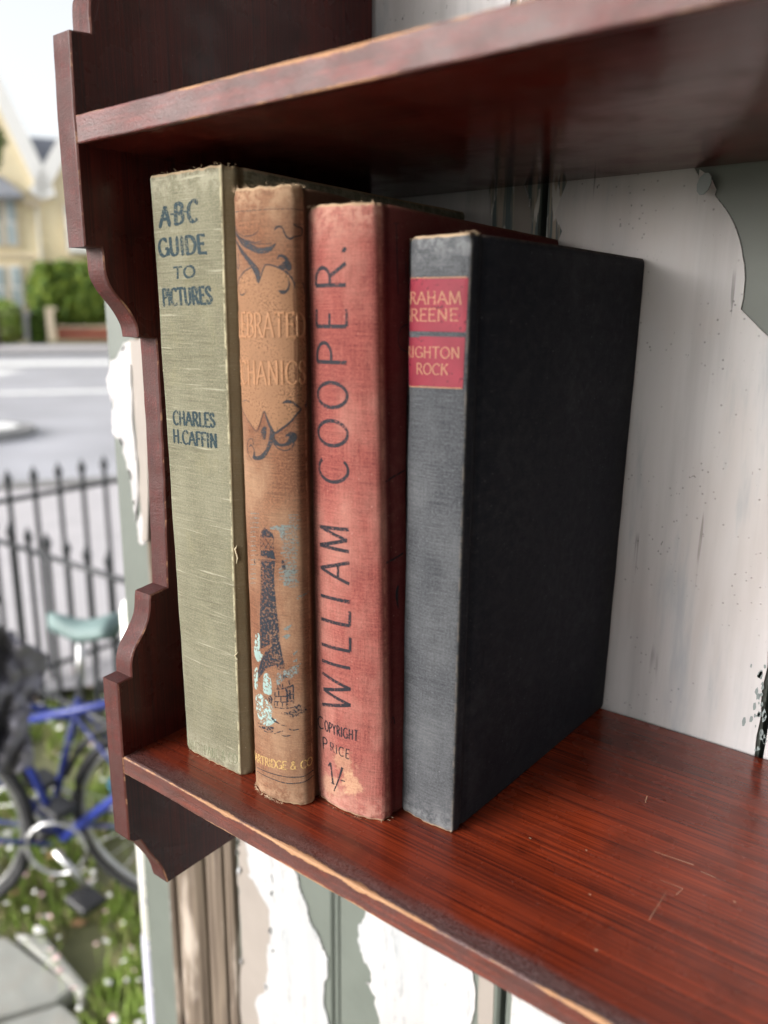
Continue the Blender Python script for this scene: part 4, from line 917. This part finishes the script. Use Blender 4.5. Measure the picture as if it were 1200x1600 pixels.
# painted markings: broad zebra bars and lane lines
def mark(d0, d1, l0, l1, skew=0):
    v = []
    for d, l in ((d0, l0), (d0, l1), (d1, l1 + skew), (d1, l0 + skew)): P = gp_(d, l); v.append((P.x, P.y, road_z(d) + .008))
    return v
bm = bmesh.new()
for a in [(10.2, 10.9, -3.4, 1.0), (11.4, 11.9, -4.6, -.6), (12.8, 13.3, -5, 1), (15.2, 15.5, -8, 4), (18.0, 18.8, -7.5, -4.2, .5), (18.0, 18.8, -3.6, -1.2, .5), (19.6, 20.6, -6.0, -3.0, .6), (19.8, 20.6, -2.4, 1.0, .6)]:
    bm.faces.new([bm.verts.new(p) for p in mark(*a)])
o = bm_obj('road_markings', bm, M['mark']); tag(o, kind='structure')
# traffic island at the left
def extr(name, pts, z0, z1, mat, parent=None, bev=.02):
    bm = bmesh.new(); f = bm.faces.new([bm.verts.new((p.x, p.y, z0)) for p in pts]); r = bmesh.ops.extrude_face_region(bm, geom=[f]); bmesh.ops.translate(bm, verts=[g for g in r['geom'] if isinstance(g, bmesh.types.BMVert)], vec=(0, 0, z1 - z0))
    return bm_obj(name, bm, mat, parent)
isl = thing('traffic_island', 'low grey kerbed traffic island in the road, at the left edge of the photo', 'traffic island')
P0 = onp(5, 680, 2, road_z(11.6)); dd = (P0 - CAM).dot(DV); ll = (P0 - CAM).dot(RV)
ring = [gp_(dd + .8 * math.sin(t * math.pi / 8), ll - .9 + 1.3 * math.cos(t * math.pi / 8)) for t in range(16)]
extr('kerb', ring, road_z(dd) - .02, road_z(dd) + .12, M['kerb'], isl)
ring2 = [gp_(dd + .6 * math.sin(t * math.pi / 8), ll - .9 + 1.1 * math.cos(t * math.pi / 8)) for t in range(16)]
extr('paving', ring2, road_z(dd) + .12, road_z(dd) + .135, M['mark'], isl)

# far building plane
FB = 27.5
def far(u, v, dist): return onpl(u, v, CAM + DV * dist, DV)
def fl_(P): q_ = P - CAM; return q_.dot(RV), P.z
def far_box(name, u0, v0, u1, v1, dist, th, mat, parent, proud=0):
    a = fl_(far(u0, v0, dist)); b = fl_(far(u1, v1, dist)); mt = Matrix.Translation((CAM.x, CAM.y, 0)) @ Matrix(((RV.x, DV.x, 0, 0), (RV.y, DV.y, 0, 0), (0, 0, 1, 0), (0, 0, 0, 1)))
    return box_obj(name, min(a[0], b[0]), max(a[0], b[0]), dist - proud, dist + th, min(a[1], b[1]), max(a[1], b[1]), mat, parent, mt)
def local_prism(name, pts, d0, d1, mat, parent):    # pts: (lat, z)
    bm = bmesh.new(); f = bm.faces.new([bm.verts.new(gp_(d0, l, z)) for l, z in pts]); r = bmesh.ops.extrude_face_region(bm, geom=[f]); bmesh.ops.translate(bm, verts=[g for g in r['geom'] if isinstance(g, bmesh.types.BMVert)], vec=DV * (d1 - d0))
    bmesh.ops.triangulate(bm, faces=[f for f in bm.faces if len(f.verts) > 4])
    return bm_obj(name, bm, mat, parent)
def brick(name, c1, c2, mort, sc):
    t = NT(name); o = t.co(); nd = t.n('TexBrick'); t.put(nd.inputs['Vector'], t.map(o, (1, 1, 1), (0, 0, 0), (R(90), 0, R(30))))
    nd.inputs['Color1'].default_value = (*c1, 1); nd.inputs['Color2'].default_value = (*c2, 1); nd.inputs['Mortar'].default_value = (*mort, 1); nd.inputs['Scale'].default_value = sc; nd.inputs['Mortar Size'].default_value = .012
    return t.out(nd.outputs[0], .85, .2)
M['ybrick'] = brick('honey_brick', (.76, .66, .44), (.72, .61, .40), (.70, .64, .50), 3)
M['rbrick'] = brick('red_brick', (.30, .085, .05), (.24, .07, .045), (.30, .22, .18), 4)
M['slate'] = simple('roof_slate', (.19, .20, .23), .6, .2, 2, bump=.3, bscale=6)
M['wpaint'] = simple('white_trim', (.80, .79, .76), .5, .05, 2)
M['pstone'] = simple('pale_stone', (.62, .52, .38), .8, .12, 3)
M['glass'] = simple('window_glass', (.34, .40, .42), .15, .1, 2)  # pale base colour stands in for the reflected sky
house = thing('gabled_house', 'honey brick gabled house with white bargeboards and sash windows, across the road', 'house')
zg = road_z(FB)
Lx = lambda u, v: fl_(far(u, v, FB))
vx, vz = Lx(66, 307)
pk = Lx(-42, 80); pk2 = Lx(170, 120)
half = vx - pk[0]; eave = vz
fac = [(vx - 2 * half, zg - .3), (pk2[0] * 2 - vx, zg - .3), (pk2[0] * 2 - vx, eave), (pk2[0], pk2[1]), (vx, eave), (pk[0], pk[1]), (vx - 2 * half, eave)]
local_prism('wall', fac, FB, FB + .3, M['ybrick'], house)
local_prism('side_wall', [(vx - 2 * half, zg - .3), (vx - 2 * half + .3, zg - .3), (vx - 2 * half + .3, eave), (vx - 2 * half, eave)], FB + .3, FB + 9, M['ybrick'], house)
local_prism('side_wall', [(pk2[0] * 2 - vx - .3, zg - .3), (pk2[0] * 2 - vx, zg - .3), (pk2[0] * 2 - vx, eave), (pk2[0] * 2 - vx - .3, eave)], FB + .3, FB + 9, M['ybrick'], house)
def slab(name, a, b, th, d0, d1, mat):
    L_ = math.dist(a, b); n = (-(b[1] - a[1]) / L_ * th, (b[0] - a[0]) / L_ * th)
    if n[1] < 0: n = (-n[0], -n[1])
    local_prism(name, [a, b, (b[0] + n[0], b[1] + n[1]), (a[0] + n[0], a[1] + n[1])], d0, d1, mat, house)
for a, b in (((vx - 2 * half - .3, eave - .3), pk), (pk, (vx, eave)), ((vx, eave), pk2), (pk2, (2 * pk2[0] - vx + .3, eave - .3))):
    slab('roof_slope', a, b, .14, FB + .05, FB + 8, M['slate'])
    a2 = (a[0], a[1] - .12); b2 = (b[0], b[1] - .12); slab('bargeboard', a2, b2, .42, FB - .22, FB + .04, M['wpaint'])
# main roof behind the gables
rz = fl_(far(60, 215, FB + 6))[1]
v = [gp_(FB + 1.5, vx - 2 * half - 2, eave), gp_(FB + 1.5, pk2[0] * 2 - vx + 4, eave), gp_(FB + 6, pk2[0] * 2 - vx + 4, rz), gp_(FB + 6, vx - 2 * half - 2, rz), gp_(FB + 11, pk2[0] * 2 - vx + 4, eave), gp_(FB + 11, vx - 2 * half - 2, eave)]
mesh_obj('main_roof', v, [(0, 1, 2, 3), (3, 2, 4, 5), (0, 3, 5), (1, 4, 2)], M['slate'], house)
def win(u0, v0, u1, v1, panes=2, bars=1, dist=FB, parent=house):
    fr = far_box('window', u0, v0, u1, v1, dist, .02, M['pstone'], parent, .10)
    n = panes; wpx = (u1 - u0); m = wpx * .10; g = (wpx - m * (n + 1)) / n
    for i in range(n):
        a = u0 + m + i * (g + m); hh = (v1 - v0 - 3 * m * .8) / 2
        far_box('frame', a - m * .35, v0 + m * .6, a + g + m * .35, v1 - m * .6, dist - .10, 0, M['wpaint'], fr, .02)
        for j in range(2):
            b = v0 + m + j * (hh + m * .5); far_box('pane', a + 1, b, a + g - 1, b + hh, dist - .12, 0, M['glass'], fr, .015)
win(-22, 308, 32, 387); win(-16, 412, 42, 486)
win(98, 318, 142, 396, 2)
far_box('string_course', -60, 394, 62, 404, FB, 0, M['pstone'], house, .08)
far_box('downpipe', 58, 316, 63, 412, FB, 0, M['wpaint'], house, .16)
far_box('corbel', 40, 312, 62, 324, FB, 0, M['pstone'], house, .25)
# canopy over the left window
v = [far(-40, 275, FB), far(2, 275, FB), far(36, 304, FB - .8), far(-60, 304, FB - .8)]; v += [far(-60, 309, FB - .8), far(36, 309, FB - .8), far(36, 312, FB), far(-60, 312, FB)]
mesh_obj('bay_roof', v, [(0, 1, 2, 3), (3, 2, 5, 4), (1, 6, 5, 2), (4, 5, 6, 7)], M['slate'], house)
far_box('bay_window', 104, 338, 146, 398, FB, 0, M['wpaint'], house, .9)
# trees / planting opposite
def leaf_mass(name, centers, n, size, mats, parent=None, seed=1):
    rnd = random.Random(seed); v = []; f = []; fm = []
    for k in range(n):
        c, r = centers[rnd.randrange(len(centers))]
        while True:
            d = Vector((rnd.uniform(-1, 1), rnd.uniform(-1, 1), rnd.uniform(-1, 1)))
            if .25 < d.length < 1: break
        P = Vector(c) + Vector((d.x * r[0], d.y * r[1], d.z * r[2])); q1 = Vector((rnd.gauss(0, 1), rnd.gauss(0, 1), rnd.gauss(0, 1))).normalized(); q2 = q1.orthogonal().normalized(); s = size * rnd.uniform(.5, 1.3)
        b = len(v); v += [P - q1 * s, P + q2 * s * .5, P + q1 * s, P - q2 * s * .5]; f.append((b, b + 1, b + 2, b + 3)); fm.append(rnd.randrange(len(mats)))
    return mesh_obj(name, v, f, mats, parent, fmat=fm)
def leaf(name, c):
    t = NT(name); o = t.co(); t.out(t.mix(t.noise(o, 3, 3), tuple(x * .7 for x in c), tuple(x * 1.35 for x in c)), .6, .3); return t.m
M['l1'] = leaf('leaf_bright', (.17, .23, .028)); M['l2'] = leaf('leaf_mid', (.10, .17, .022)); M['l3'] = leaf('leaf_dark', (.05, .10, .018)); M['stem'] = simple('stem_bark', (.10, .075, .05), .9)
HD = 25.2
hl0 = fl_(far(54, 450, HD)); hl1 = fl_(far(240, 450, HD)); ht = fl_(far(100, 410, HD))[1]; hb = fl_(far(100, 508, HD))[1]
hedge = thing('garden_hedge', 'tall clipped yellow green hedge above the red brick garden wall opposite', 'hedge')
cs = [(gp_(HD + .6, l, (ht + hb) / 2 + random.uniform(-.15, .15)), (.55, .55, (ht - hb) / 2 + .1)) for l in [hl0[0] + .3 + i * .45 for i in range(int((hl1[0] - hl0[0]) / .45))]]
leaf_mass('foliage', cs, 15000, .10, [M['l1'], M['l1'], M['l2'], M['l3']], hedge, 3)
bm = bmesh.new()
for i in range(8): l = hl0[0] + .4 + i * .5; tube(bm, [gp_(HD + .6, l, hb - .3), gp_(HD + .6, l + .05, ht - .5)], .04, 6)
bm_obj('stem', bm, M['stem'], hedge)
sh = thing('garden_shrub', 'pale green rounded shrub in front of the ground floor window opposite', 'shrub')
P = far(5, 505, HD); leaf_mass('foliage', [(P, (.75, .6, .65)), (P + RV * -.9, (.8, .6, .75))], 3500, .09, [M['l1'], M['l2'], leaf('leaf_pale', (.26, .32, .12))], sh, 5)
tube_obj('stem', [P - Vector((0, 0, .9)), P + Vector((.05, 0, .2))], [.06, .03], M['stem'], sh)
sh = thing('garden_shrub', 'small dark green bush between the two gate pillars opposite', 'shrub')
P = far(58, 512, HD); leaf_mass('foliage', [(P, (.28, .3, .55))], 1500, .08, [M['l3'], M['l2']], sh, 6); tube_obj('stem', [P - Vector((0, 0, .7)), P], [.04, .02], M['stem'], sh)
gw = thing('garden_wall', 'low red brick garden wall below the tall hedge opposite', 'wall')
far_box('brickwork', 88, 512, 260, 531, HD - .35, .22, M['rbrick'], gw); far_box('coping', 87, 509, 261, 512, HD - .38, .28, M['pstone'], gw)
gw = thing('garden_wall', 'low red brick garden wall below the pale shrub, at the left edge', 'wall')
far_box('brickwork', -60, 514, 33, 531, HD - .35, .22, M['rbrick'], gw); far_box('coping', -61, 511, 34, 514, HD - .38, .28, M['kerb'], gw)
for (u0, u1, v0, m, lb) in ((34, 48, 486, 'kerb', 'dark stone gate pillar left of the small dark bush'), (70, 88, 480, 'pstone', 'pale stone gate pillar where the hedge wall begins')):
    g = thing('gate_pillar', lb, 'pillar', 'gate pillars opposite'); far_box('shaft', u0 + 1, v0 + 5, u1 - 1, 533, HD - .5, .4, M[m], g); far_box('cap', u0, v0, u1, v0 + 5, HD - .56, .52, M[m], g)
# a tree just showing over the roof at the far left
tr = thing('street_tree', 'dark leafy tree top showing above the white bargeboard at the far left', 'tree')
P = far(-40, 222, 24); leaf_mass('crown', [(P, (.75, .7, .8)), (P + Vector((0, 0, 1.1)), (.5, .5, .6)), (P - RV * .8, (.8, .6, 1))], 3500, .12, [M['l3'], M['l2']], tr, 9)
tube_obj('trunk', [Vector((P.x, P.y, zg - .2)), P], [.16, .07], M['stem'], tr)

# ------------------------------------------------------------------ near railings
M['iron'] = simple('black_iron', (.02, .022, .026), .45, .2, 20)
def spear(bm, P, h, r=.0075):
    bbox(bm, P.x - r, P.x + r, P.y - r, P.y + r, P.z, P.z + h - .07)
    n = 6; base = [bm.verts.new((P.x + a * math.cos(k * math.pi / 3), P.y + a * math.sin(k * math.pi / 3), P.z + z)) for a, z in ((.010, h - .072), (.019, h - .045)) for k in range(6)]
    tip = bm.verts.new((P.x, P.y, P.z + h))
    for k in range(6): bm.faces.new((base[k], base[(k + 1) % 6], base[6 + (k + 1) % 6], base[6 + k])); bm.faces.new((base[6 + k], base[6 + (k + 1) % 6], tip))
def railing(label, tips, zt, hgt, rails, half_gap, extra):
    g = thing('iron_railing', label, 'railing', 'iron railings by the pavement')
    A = onp(*tips[0], 2, zt); B = onp(*tips[1], 2, zt); n = tips[2]; st = (B - A) / n
    for i in range(-extra[0], n + extra[1] + 1):
        P = A + st * i; bm = bmesh.new(); spear(bm, Vector((P.x, P.y, zt - hgt)), hgt); bm_obj('railing_bar', bm, M['iron'], g)
    for rz_ in rails: bm = bmesh.new(); tube(bm, [A + st * (-extra[0] - .5) - Vector((0, 0, rz_)), A + st * (n + extra[1] + .5) - Vector((0, 0, rz_))], .011, 6); bm_obj('rail', bm, M['iron'], g, True)
    return A, st
A_, s_ = railing('tall black spear-topped iron railing along the pavement behind the bicycles', ((10, 732), (161, 710), 4), -.42, 1.02, (.13, .90), 0, (5, 6)); print('rail', A_, s_.length)
A_, s_ = railing('shorter black iron railing with low spikes, in front of the tall one', ((42, 822), (168, 858), 4), -.62, .80, (.10, .70), 0, (4, 3)); print('rail2', A_, s_.length)

# ------------------------------------------------------------------ paving, grass and daisies
def slabmat(): 
    t = NT('flagstone'); o = t.co(); a = t.noise(o, 5, 5); b = t.noise(o, 22, 4)
    return t.out(t.mix(t.rng(b, .4, .7), t.mix(a, (.22, .225, .21), (.38, .38, .345)), (.30, .29, .26)), .8, .3, t.bump(b, .3, .01))
M['flag'] = slabmat()
path = bpy.data.objects.new('path', None); link(path); tag(path, kind='structure')
def slabstone(poly):
    pts = [onp(u, v, 2, GZ + .03) for u, v in poly]
    bm = bmesh.new(); f = bm.faces.new([bm.verts.new((p.x, p.y, GZ - .02)) for p in pts]); r = bmesh.ops.extrude_face_region(bm, geom=[f]); bmesh.ops.translate(bm, verts=[g for g in r['geom'] if isinstance(g, bmesh.types.BMVert)], vec=(0, 0, .05 + random.uniform(-.004, .004)))
    bmesh.ops.bevel(bm, geom=bm.edges[:], offset=.006, segments=1, affect='EDGES'); bm_obj('paving_slab', bm, M['flag'], path)
for poly in ([(-160, 1475), (10, 1462), (60, 1500), (120, 1540), (90, 1560), (-20, 1590), (-170, 1640)], [(22, 1458), (70, 1462), (140, 1545), (128, 1556), (70, 1500)], [(-170, 1655), (-15, 1600), (95, 1565), (125, 1590), (140, 1660), (100, 1760), (-170, 1800)], [(150, 1640), (230, 1650), (240, 1800), (110, 1790)], [(-400, 1500), (-170, 1478), (-180, 1640), (-420, 1700)], [(-170, 1820), (100, 1775), (90, 1960), (-200, 2000)]): slabstone(poly)
def inpath(P):
    u, v = proj(P); return (v > 1470 and u < 115 + (v - 1545) * .25 and v > 1455 + max(0, u) * .75) 
rnd = random.Random(11); v = []; f = []; fm = []; dv = []; df = []; dm = []
def blade(P, h, lean, wd, mi):
    a = rnd.uniform(0, 6.28); d = Vector((math.cos(a), math.sin(a), 0)); s = Vector((-d.y, d.x, 0)) * wd; b = len(v)
    v.extend([P - s, P + s, P + d * lean * .4 + Vector((0, 0, h * .6)) + s * .7, P + d * lean + Vector((0, 0, h)), P + d * lean * .4 + Vector((0, 0, h * .6)) - s * .7]); f.append((b, b + 1, b + 2, b + 3, b + 4)); fm.append(mi)
A0 = onp(100, 1450, 2, GZ)
cnt = 0
for _ in range(42000):
    l = rnd.uniform(-1.6, 1.3); d = rnd.uniform(.8, 3.45); P = gp_(d, l, GZ - .02)
    if P.x > -.27 and P.y > .1: continue
    if inpath(P): continue
    cl_ = mnoise.noise(P * 5) ; 
    if cl_ < -.25: continue
    blade(P, .03 + .05 * rnd.random() * (1 + cl_), .03 * rnd.random(), .003 + .004 * rnd.random(), rnd.choice((0, 0, 1, 2)) if cl_ > 0 else rnd.choice((1, 2)))
M['g1'] = leaf('grass_bright', (.32, .43, .11)); M['g2'] = leaf('grass_mid', (.24, .33, .07)); M['g3'] = leaf('grass_dry', (.30, .28, .14))
tag(mesh_obj('grass', v, f, [M['g1'], M['g2'], M['g3']], fmat=fm), 'thick short grass and ground cover around the bicycles', kind='stuff')
for _ in range(2000):
    l = rnd.uniform(-1.3, 1.0); d = rnd.uniform(1.0, 3.6); P = gp_(d, l, GZ + .05 + rnd.random() * .05)
    if (P.x > -.27 and P.y > .1) or inpath(P): continue
    if mnoise.noise(P * 4 + Vector((9, 9, 9))) < -.12: continue
    r = rnd.uniform(.005, .011); b = len(dv); n = 8; tl = Vector((rnd.uniform(-.5, .5), rnd.uniform(-.5, .5), 1)).normalized(); e1 = tl.orthogonal().normalized(); e2 = tl.cross(e1)
    dv.append(P + tl * r * .3)
    for k in range(n): dv.append(P + (e1 * math.cos(k * 2 * math.pi / n) + e2 * math.sin(k * 2 * math.pi / n)) * r * (1 if k % 2 else .8))
    mi = rnd.choice((0, 0, 0, 1))
    for k in range(n): df.append((b, b + 1 + k, b + 1 + (k + 1) % n)); dm.append(mi)
    b = len(dv); dv += [P + Vector((-.001, 0, 0)), P + Vector((.001, 0, 0)), P + Vector((.001, 0, -.09)), P + Vector((-.001, 0, -.09))]; df.append((b, b + 1, b + 2, b + 3)); dm.append(2)
tag(mesh_obj('daisies', dv, df, [simple('petal_white', (.80, .78, .76), .5, .05), simple('petal_pink', (.70, .48, .48), .6, .05), M['g2']], fmat=dm), 'small white and pink daisies scattered through the grass', kind='stuff')

lv = []; lf = []
for _ in range(70):
    l = rnd.uniform(-1.0, .9); d = rnd.uniform(1.1, 2.6); P = gp_(d, l, GZ + .035 + rnd.random() * .02)
    if P.x > -.27 and P.y > .1: continue
    a = rnd.uniform(0, 6.3); e1 = Vector((math.cos(a), math.sin(a), rnd.uniform(-.3, .3))) * rnd.uniform(.012, .024); e2 = Vector((-e1.y, e1.x, .006)) * .55; b = len(lv)
    lv += [P - e1, P - e1 * .2 + e2, P + e1 * .5 + e2 * .8, P + e1 * 1.1, P + e1 * .5 - e2 * .8, P - e1 * .2 - e2]; lf.append(tuple(range(b, b + 6)))
tag(mesh_obj('fallen_leaves', lv, lf, simple('dead_leaf', (.30, .17, .08), .8, .4)), 'small dead brown leaves lying on the grass and paving', kind='stuff')
# ------------------------------------------------------------------ bicycles
M['blue'] = simple('blue_frame_paint', (.018, .032, .20), .4, .1, 10)
M['rubber'] = simple('tyre_rubber', (.025, .025, .027), .8)
M['alu'] = simple('aluminium', (.55, .55, .56), .3, .1, 20, metal=.9)
M['blackp'] = simple('black_plastic', (.02, .02, .022), .45)
M['teal'] = simple('pale_teal_vinyl', (.13, .19, .185), .6)
M['bottle'] = simple('dark_teal_bottle', (.02, .09, .16), .4)
M['bag'] = simple('grey_fabric', (.22, .21, .245), .85, .25, 14, bump=.3, bscale=60)
def bicycle(label, rear, direction, lean, s=1.0, teal=False, turn=.3, sh=0):
    """rear: ground point of rear wheel; direction: heading unit vector"""
    root = thing('bicycle', label, 'bicycle', 'blue bicycles parked by the railing')
    f_ = Vector((direction[0], direction[1], 0)).normalized(); sd = Vector((f_.y, -f_.x, 0)); up = (Vector((0, 0, 1)) + sd * lean).normalized()
    def T(x, y, z): return Vector(rear) + (f_ * x + sd * y + up * z) * s      # x forward, y right, z up
    def wheel(cx, ang, nm='wheel'):
        w_ = bpy.data.objects.new(nm, None); link(w_, root)
        ca, sa = math.cos(ang), math.sin(ang); ring = lambda r: [T(cx + r * math.cos(t) * ca, r * math.cos(t) * sa, .34 + r * math.sin(t)) for t in [k * 2 * math.pi / 36 for k in range(36)]]
        tube_obj('tyre', ring(.322), .019 * s, M['rubber'], w_, 8, True); tube_obj('rim', ring(.298), .009 * s, M['alu'], w_, 6, True)
        bm = bmesh.new()
        for k in range(28):
            t = k * 2 * math.pi / 28; tube(bm, [T(cx + .018 * math.cos(t + .8) * ca, .03 * (-1) ** k + .018 * math.cos(t + .8) * sa, .34 + .018 * math.sin(t + .8)), T(cx + .295 * math.cos(t) * ca, .295 * math.cos(t) * sa, .34 + .295 * math.sin(t))], .0011 * s, 4)
        tag(bm_obj('spokes', bm, M['alu'], w_), kind='stuff'); tube_obj('hub', [T(cx, -.05, .34), T(cx, .05, .34)], .02 * s, M['alu'], w_, 10)
    wheel(0, 0); wheel(1.02, turn)
    bb, st, hd0, hd1 = (.42, 0, .29), (.27, 0, .76), (.86, 0, .66), (.82, 0, .80)
    bm = bmesh.new()
    for a, b, r in ((bb, st, .017), (bb, hd0, .021), ((.30, 0, .68), hd1, .018), (hd0, hd1, .022), ((0, .06, .34), (.40, .03, .29), .009), ((0, -.06, .34), (.40, -.03, .29), .009), ((0, .06, .34), (.28, .02, .70), .008), ((0, -.06, .34), (.28, -.02, .70), .008)): tube(bm, [T(*a), T(*b)], r * s * .72, 10)
    bm_obj('frame', bm, M['blue'], root, True)
    bm = bmesh.new()
    for y in (-.05, .05): tube(bm, [T(.86, y * .6, .66), T(.90, y, .55), T(1.02, y, .34)], .011 * s, 8)
    bm_obj('fork', bm, M['alu'], root, True)
    tube_obj('seat_post', [T(*st), T(.245, 0, .88 + sh)], .013 * s, M['alu'], root)
    # saddle
    bm = bmesh.new(); rows = []
    for i in range(9):
        t = i / 8; x = .12 + .22 * t; wd = .070 * (1 - t) ** .8 + .016; hgt = .93 + sh + .012 * math.cos(t * 6); rows.append([bm.verts.new(T(x, wd * math.cos(a), hgt + (.035 * math.sin(a) if math.sin(a) > 0 else .03 * math.sin(a)))) for a in [k * 2 * math.pi / 12 for k in range(12)]])
    for a, b in zip(rows[:-1], rows[1:]):
        for k in range(12): bm.faces.new((a[k], a[(k + 1) % 12], b[(k + 1) % 12], b[k]))
    bm.faces.new(rows[0][::-1]); bm.faces.new(rows[-1]); bm_obj('saddle', bm, M['teal'] if teal else M['blackp'], root, True)
    tube_obj('handlebar_stem', [T(*hd1), T(.80, 0, .92), T(.86, 0, .95)], .014 * s, M['alu'], root)
    tube_obj('handlebar', [T(.74, -.30, .96), T(.80, -.26, .97), T(.86, -.08, .95), T(.86, .08, .95), T(.80, .26, .97), T(.74, .30, .96)], .012 * s, M['blackp'], root)
    for y in (-1, 1): tube_obj('grip', [T(.78, y * .275, .966), T(.70, y * .315, .958)], .017 * s, M['rubber'], root)
    ch = [T(.42 + .09 * math.cos(k * math.pi / 8), .05, .29 + .09 * math.sin(k * math.pi / 8)) for k in range(16)]
    tube_obj('chainring', ch, .006 * s, M['alu'], root, 6, True); tube_obj('crank', [T(.42, .06, .29), T(.52, .07, .16)], .010 * s, M['alu'], root); tube_obj('crank', [T(.42, -.06, .29), T(.32, -.07, .42)], .010 * s, M['alu'], root)
    for (x, y, z) in ((.52, .11, .16), (.32, -.11, .42)): bm = bmesh.new(); bbox(bm, -.045, .045, -.035, .035, -.01, .01, Matrix.Translation(T(x, y, z)), .004); bm_obj('pedal', bm, M['blackp'], root)
    mg = [T(.37 * math.cos(t), 0, .34 + .37 * math.sin(t)) for t in [R(20 + k * 16) for k in range(10)]]; tube_obj('mudguard', mg, .012 * s, M['blackp'], root)
    bm = bmesh.new()
    for y in (-.06, .06): tube(bm, [T(.20, y, .70), T(.02, y, .72), T(-.18, y, .72), T(0, y * 1.1, .36)], .006 * s, 6)
    for x in (.12, .02, -.08, -.17): tube(bm, [T(x, -.06, .72), T(x, .06, .72)], .005 * s, 6)
    bm_obj('luggage_rack', bm, M['blackp'], root, True)
    for y in (-.12, .12): tube_obj('brake_cable', smooth_poly([tuple(T(.80, y, .96)), tuple(T(.90, y * .6, 1.0)), tuple(T(.92, y * .3, .86)), tuple(T(.80, .03, .70)), tuple(T(.45, .02, .62))], 5), .003 * s, M['blackp'], root, 5)
    tube_obj('water_bottle', [T(.60, 0, .47), T(.66, 0, .54), T(.70, 0, .60)], [.034 * s, .036 * s, .018 * s], M['bottle'], root, 12)
    return root, T
h1 = Vector((.80, .60, 0)); q1 = Vector((-1.575, .815, GZ)) - h1 * .37
root, T1 = bicycle('blue bicycle with a black saddle, its frame beside the shelf bracket', q1, (h1.x, h1.y), .02, .88, False, .3)
h2 = Vector((-.86, -.51, 0)); q2 = onp(62, 1262, 2, GZ + .27); q2 = Vector((q2.x, q2.y, GZ)) - h2 * .39
root, T2 = bicycle('blue bicycle with a pale teal saddle, facing left behind the other one', q2, (h2.x, h2.y), -.04, .84, True, -.4, .07)
# grey cover hanging over the left bike
def draped(label, u0, v0, u1, v1, dist):
    n, m = 22, 26; vv = []; ff = []
    for k in range(2):
        for j in range(m + 1):
            for i in range(n + 1):
                s, t = i / n, j / m; u = u0 + (u1 - u0) * (s * (1 - .16 * t)) + 9 * math.sin(t * 7 + 1) * s; v_ = v0 + (v1 - v0) * t + 55 * max(0, s - .45) ** 1.6 * (1 - t) * 2.6 + 6 * math.sin(s * 11)
                P = far(u, v_, dist + .17 * mnoise.noise(Vector((s * 5 + t * 2.5, t * 2, 1))) + .035 * math.sin(s * 14 + t * 5) + .05 * mnoise.noise(Vector((s * 9, t * 11, 4))) + k * .05); vv.append(P)
    N = (n + 1) * (m + 1)
    for k in range(2):
        for j in range(m):
            for i in range(n): a = k * N + j * (n + 1) + i; q_ = (a, a + 1, a + n + 2, a + n + 1); ff.append(q_ if k else q_[::-1])
    for i in range(n): ff.append((i, i + 1, N + i + 1, N + i)); a = m * (n + 1) + i; ff.append((a, a + 1, N + a + 1, N + a))
    for j in range(m): a = j * (n + 1); ff.append((a, a + n + 1, N + a + n + 1, N + a)); a += n; ff.append((a, a + n + 1, N + a + n + 1, N + a))
    o = mesh_obj('saddle_cover', vv, ff, M['bag'], None, True); tag(o, label, 'cover')
draped('crumpled dark grey rain cover draped over the left bicycle', -90, 975, 68, 1205, 1.74)
pole = thing('white_pole', 'short round-topped white post standing just left of the panelling', 'post')
Pp = onp(203, 935, 0, -.262)
Pz = onp(210, 1480, 0, -.262)
print('pole', Pp, Pz)
px_, py_ = -.262, Pp.y
bm = bmesh.new(); tube(bm, [(px_, py_, Pz.z), (px_, py_, Pp.z - .01), (px_, py_, Pp.z - .003), (px_, py_, Pp.z)], [.009, .009, .007, .003], 14); bm_obj('painted_post', bm, M['wpaint'], pole, True)
bm = bmesh.new(); tube(bm, [(px_, py_, GZ - .02), (px_, py_, Pz.z)], .0105, 14); bm_obj('grey_sleeve', bm, simple('grey_metal', (.25, .25, .30), .4), pole, True)
